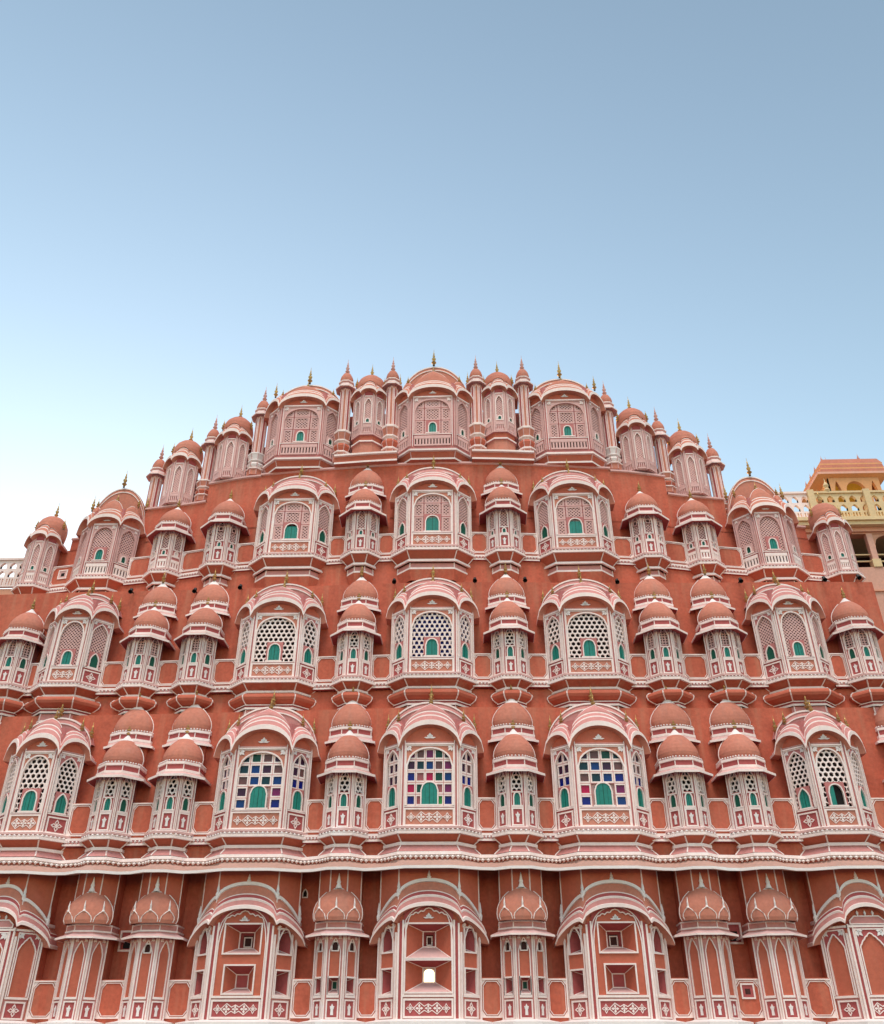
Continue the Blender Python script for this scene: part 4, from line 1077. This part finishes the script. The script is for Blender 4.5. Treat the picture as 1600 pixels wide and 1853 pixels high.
# small openings and pipes in the ground wall
mb = MB(); F = Face((-2.75, wall1(-2.7)), (-2.55, wall1(-2.7)))
A = arch(-.05, .05, 4.98, 5.06, 5.14, 'point', 8); fpoly(mb, F, A, 0, .01, 'black_hollow'); fline(mb, F, A, .022, 0, .03, 'white', True); mb.build('wall_vent', palace)
for x, z in ((6.17, 4.22), (-6.3, 4.12)):
    mb = MB(); F = Face((x - .2, wall1(x)), (x + .2, wall1(x)))
    fpoly(mb, F, rect(-.13, .13, z - .1, z + .22), 0, .01, 'rose'); fline(mb, F, rect(-.15, .15, z - .12, z + .24), .035, 0, .05, 'white', True); fpoly(mb, F, rect(-.08, .08, z - .08, z + .1), 0, .015, 'black_hollow'); mb.build('wall_niche', palace)

# ------------------------------------------------------------------ floodlights fixed to the walls
def floodlight(x, fy, z, label, group):
    t = thing('floodlight', label, 'floodlight', (x, fy(x), z), group)
    mb = MB(); mb.box(-.012, .012, -.16, .0, -.012, .012, 'darkmetal'); mb.build('bracket', t)
    mb = MB(); mb.tube([(0, -.10, .06), (0, -.17, -.02), (0, -.21, -.07)], [.03, .05, .06], 'darkmetal', 8)
    mb.lathe(0, -.16, [(.0, .07), (.03, .05), (.05, 0)], ['darkmetal'] * 2, 8); mb.build('lamp_head', t)
    return t
FL = [(-5.05, 12.28), (-6.25, 12.22), (-7.95, 12.25), (-1.02, 12.30), (1.06, 12.30), (2.35, 12.32), (4.72, 12.28), (7.9, 12.3), (10.05, 12.32), (10.95, 12.38)]
for x, z in FL: floodlight(x, wall2, tz(2, z) + .1, 'small black floodlight jutting from the terracotta wall just under the fourth row of bays', 'small black floodlights under the fourth row of bays')

# ------------------------------------------------------------------ neighbouring buildings
def pierced_rail(mb, x0, x1, y, z0, z1, mat, pitch=.30, rows=2):
    """balustrade slab pierced by two tiers of little pointed arches over a row of balusters"""
    n = max(1, round((x1 - x0) / pitch)); p = (x1 - x0) / n; h = z1 - z0
    tiers = [(z0 + h * .05, z0 + h * .30, 3), (z0 + h * .36, z0 + h * .62, 1), (z0 + h * .68, z0 + h * .94, 1)][3 - rows - 1 if rows < 3 else 0:]
    for i in range(n):
        F = Face((x0 + i * p, y), (x0 + (i + 1) * p, y))
        v = z0
        for a, b, k in tiers:
            if a > v: fb(mb, F, -p / 2, p / 2, v, a, -.1, 0, mat)
            if k == 1:
                plate(mb, F, -p / 2, p / 2, a, b, arch(-p * .32, p * .32, a, a + (b - a) * .45, b - .02, 'point', 8), -.1, 0, mat)
            else:
                for q in (-.42, -.14, .14, .42): fb(mb, F, p * (q - .07), p * (q + .07), a, b, -.1, 0, mat)
            v = b
        fb(mb, F, -p / 2, p / 2, v, z1, -.1, .0, mat)
    mb.box(x0, x1, y - .05, y + .15, z1, z1 + .07, mat)
side = thing('terrace_house', 'pale pink terraced house with a pierced cream balustrade and dark open loggia, beside the palace', 'building', (11, 4, 0))
def sub(mb, name, par=side):
    o = mb.build(name, par); o.location = (-par.location.x, -par.location.y, -par.location.z); return o
mb = MB(); mb.box(9.0, 19, 4.0, 4.35, 0, 14.78, 'palepink'); mb.box(9.0, 12.3, 4.0, 4.35, 14.78, 15.95, 'palepink'); mb.box(9.0, 19, 4.0, 4.3, 15.95, 16.15, 'peach')
mb.box(9, 19, 9, 9.3, 0, 16.3, 'palepink'); mb.box(9, 19, 4.35, 9, 16.2, 16.3, 'cream'); mb.box(9, 19, 4.3, 9, 14.5, 14.6, 'hollow'); mb.box(9, 19, 6.0, 6.1, 14.6, 16.2, 'hollow')
mb.box(9, 9.3, 4.3, 9, 0, 16.2, 'palepink'); sub(mb, 'wall')
mb = MB(); mb.box(9, 19, 3.75, 4.0, 16.15, 16.28, 'cream'); mb.box(9, 19, 3.68, 4.02, 16.28, 16.40, 'cream'); mb.box(9, 19, 3.93, 4.0, 16.0, 16.15, 'peach'); mb.box(9, 19, 3.95, 4.0, 13.95, 14.0, 'peach'); sub(mb, 'cornice')
for x in (13.30, 14.65, 16.0):
    mb = MB(); mb.box(x - .09, x + .09, 3.98, 4.16, 14.78, 15.95, 'palepink'); mb.box(x - .13, x + .13, 3.96, 4.18, 14.78, 15.05, 'cream'); sub(mb, 'post')
mb = MB(); F = Face((13.39, 4.05), (14.56, 4.05)); plate(mb, F, -.585, .585, 15.5, 15.95, arch(-.54, .54, 15.5, 15.6, 15.93, 'round', 14), -.08, .02, 'peach'); sub(mb, 'arch')
mb = MB(); mb.tube([(12.2, 4.08, 15.25), (19, 4.08, 15.25)], .025, 'cream', 6); mb.tube([(12.2, 4.08, 15.02), (19, 4.08, 15.02)], .025, 'cream', 6); sub(mb, 'handrail')
mb = MB(); pierced_rail(mb, 9.3, 11.75, 3.95, 16.40, 17.42, 'white', .30, 3); sub(mb, 'balustrade')
mb = MB(); pierced_rail(mb, 11.9, 18.8, 3.95, 16.40, 17.42, 'cream', .34, 3)
sub(mb, 'balustrade')
for x in (11.8, 13.55, 15.4, 17.2):
    mb = MB(); mb.box(x - .10, x + .10, 3.84, 4.08, 16.40, 17.52, 'cream'); sub(mb, 'pier')
mb = MB(); mb.lathe(12.38, 3.95, [(.06, 17.48), (.10, 17.55), (.04, 17.62), (.09, 17.72), (.02, 17.86), (.005, 18.0)], ['cream'] * 5, 8); sub(mb, 'finial')

pav = thing('rooftop_pavilion', 'peach rooftop pavilion with a sloping eave and glowing yellow arches above the cream balustrade', 'pavilion', (14.9, 8.1, 16.3))
ps = lambda mb, n: sub(mb, n, pav)
px0, px1, py0, py1 = 14.05, 15.85, 7.10, 8.75
mb = MB()
F = Face((px0, py0), (px1, py0)); w = F.h
for (u, hw, zs, zc) in ((-.64, .16, 19.2, 20.0), (0, .37, 19.45, 19.97), (.66, .14, 19.3, 19.98)):
    ue0, ue1 = {-.64: (-w, -.45), 0: (-.45, .46), .66: (.46, w)}[u]
    A = [(a + u, b) for a, b in arch(-hw, hw, 16.3, zs, zc, 'point' if u else 'round', 14)]
    plate(mb, F, ue0, ue1, 16.3, 20.12, A, -.15, 0, 'apricot')
for Fs in (Face((px0, py1), (px0, py0 + .001)), Face((px1, py0 + .001), (px1, py1))):
    A = arch(-.45, .45, 16.3, 19.3, 19.9, 'round', 14); plate(mb, Fs, -Fs.h + .16, Fs.h, 16.3, 20.12, A, -.15, 0, 'apricot')
ps(mb, 'wall')
mb = MB(); mb.box(px0 + .15, px1 - .15, py1 - .1, py1, 16.3, 18.2, 'ochre'); mb.box(px0 + .1, px1 - .1, py0 + .1, py1, 20.06, 20.14, 'ochre'); ps(mb, 'ceiling')
mb = MB()
def sq(d, z): return [(px0 - d, py0 - min(d, .14), z), (px1 + d, py0 - min(d, .14), z), (px1 + d, py1 + d, z), (px0 - d, py1 + d, z)]
mb.loft([sq(-.1, 20.16), sq(.0, 20.13), sq(.34, 20.22), sq(.38, 20.22), sq(.38, 20.31), sq(.28, 20.33), sq(.24, 20.43), sq(.26, 20.48), sq(.22, 20.62), sq(.24, 20.67), sq(.10, 20.88), sq(-.2, 21.0), sq(-.7, 21.06)],
        ['apricot', 'apricot', 'apricot', 'palepink', 'salmon', 'salmon', 'apricot', 'salmon', 'apricot', 'salmon', 'salmon', 'salmon'], True); ps(mb, 'roof')
for x, y, z, h in ((14.55, 7.9, 21.02, .62), (14.0, 7.1, 20.76, .35), (15.4, 7.2, 20.88, .38), (13.85, 7.5, 20.66, .28), (13.85, 8.0, 20.66, .28), (13.85, 8.5, 20.66, .28), (15.95, 7.1, 20.66, .22)):
    o = put_finial(pav, 0, 0, 0, h, ('pale', 'salmon')); o.location = (x - 14.9, y - 8.1, z - 16.3)

left = thing('balcony_house', 'pale peach house with a white pierced balustrade at the left edge of the palace', 'building', (-13, 3, 0))
sl_ = lambda mb, n: sub(mb, n, left)
mb = MB(); mb.box(-18, -11.3, 3.0, 3.4, 0, 13.95, 'peach'); mb.box(-18, -17.7, 3.4, 8, 0, 13.9, 'peach'); mb.box(-18, -11.3, 3.4, 8, 13.85, 13.95, 'peach'); sl_(mb, 'wall')
mb = MB(); pierced_rail(mb, -16.4, -11.4, 2.95, 14.0, 14.88, 'white', .30, 3); sl_(mb, 'balustrade')

# ------------------------------------------------------------------ street
def ground(name, z, x0, x1, y0, y1, mat):
    mb = MB(); mb.add([(x0, y0, z), (x1, y0, z), (x1, y1, z), (x0, y1, z)], [[0, 1, 2, 3]], mat); o = mb.build(name); o['kind'] = 'structure'; return o
ground('ground', -.01, -600, 600, -600, 600, 'paving')
ground('road', 0.0, -600, 600, -17, -5, 'asphalt')
mb = MB(); mb.box(-600, 600, -5, -4.8, -.005, .13, 'paving'); mb.box(-600, 600, -4.8, -1.4, -.004, .12, 'paving'); o = mb.build('pavement'); o['kind'] = 'structure'
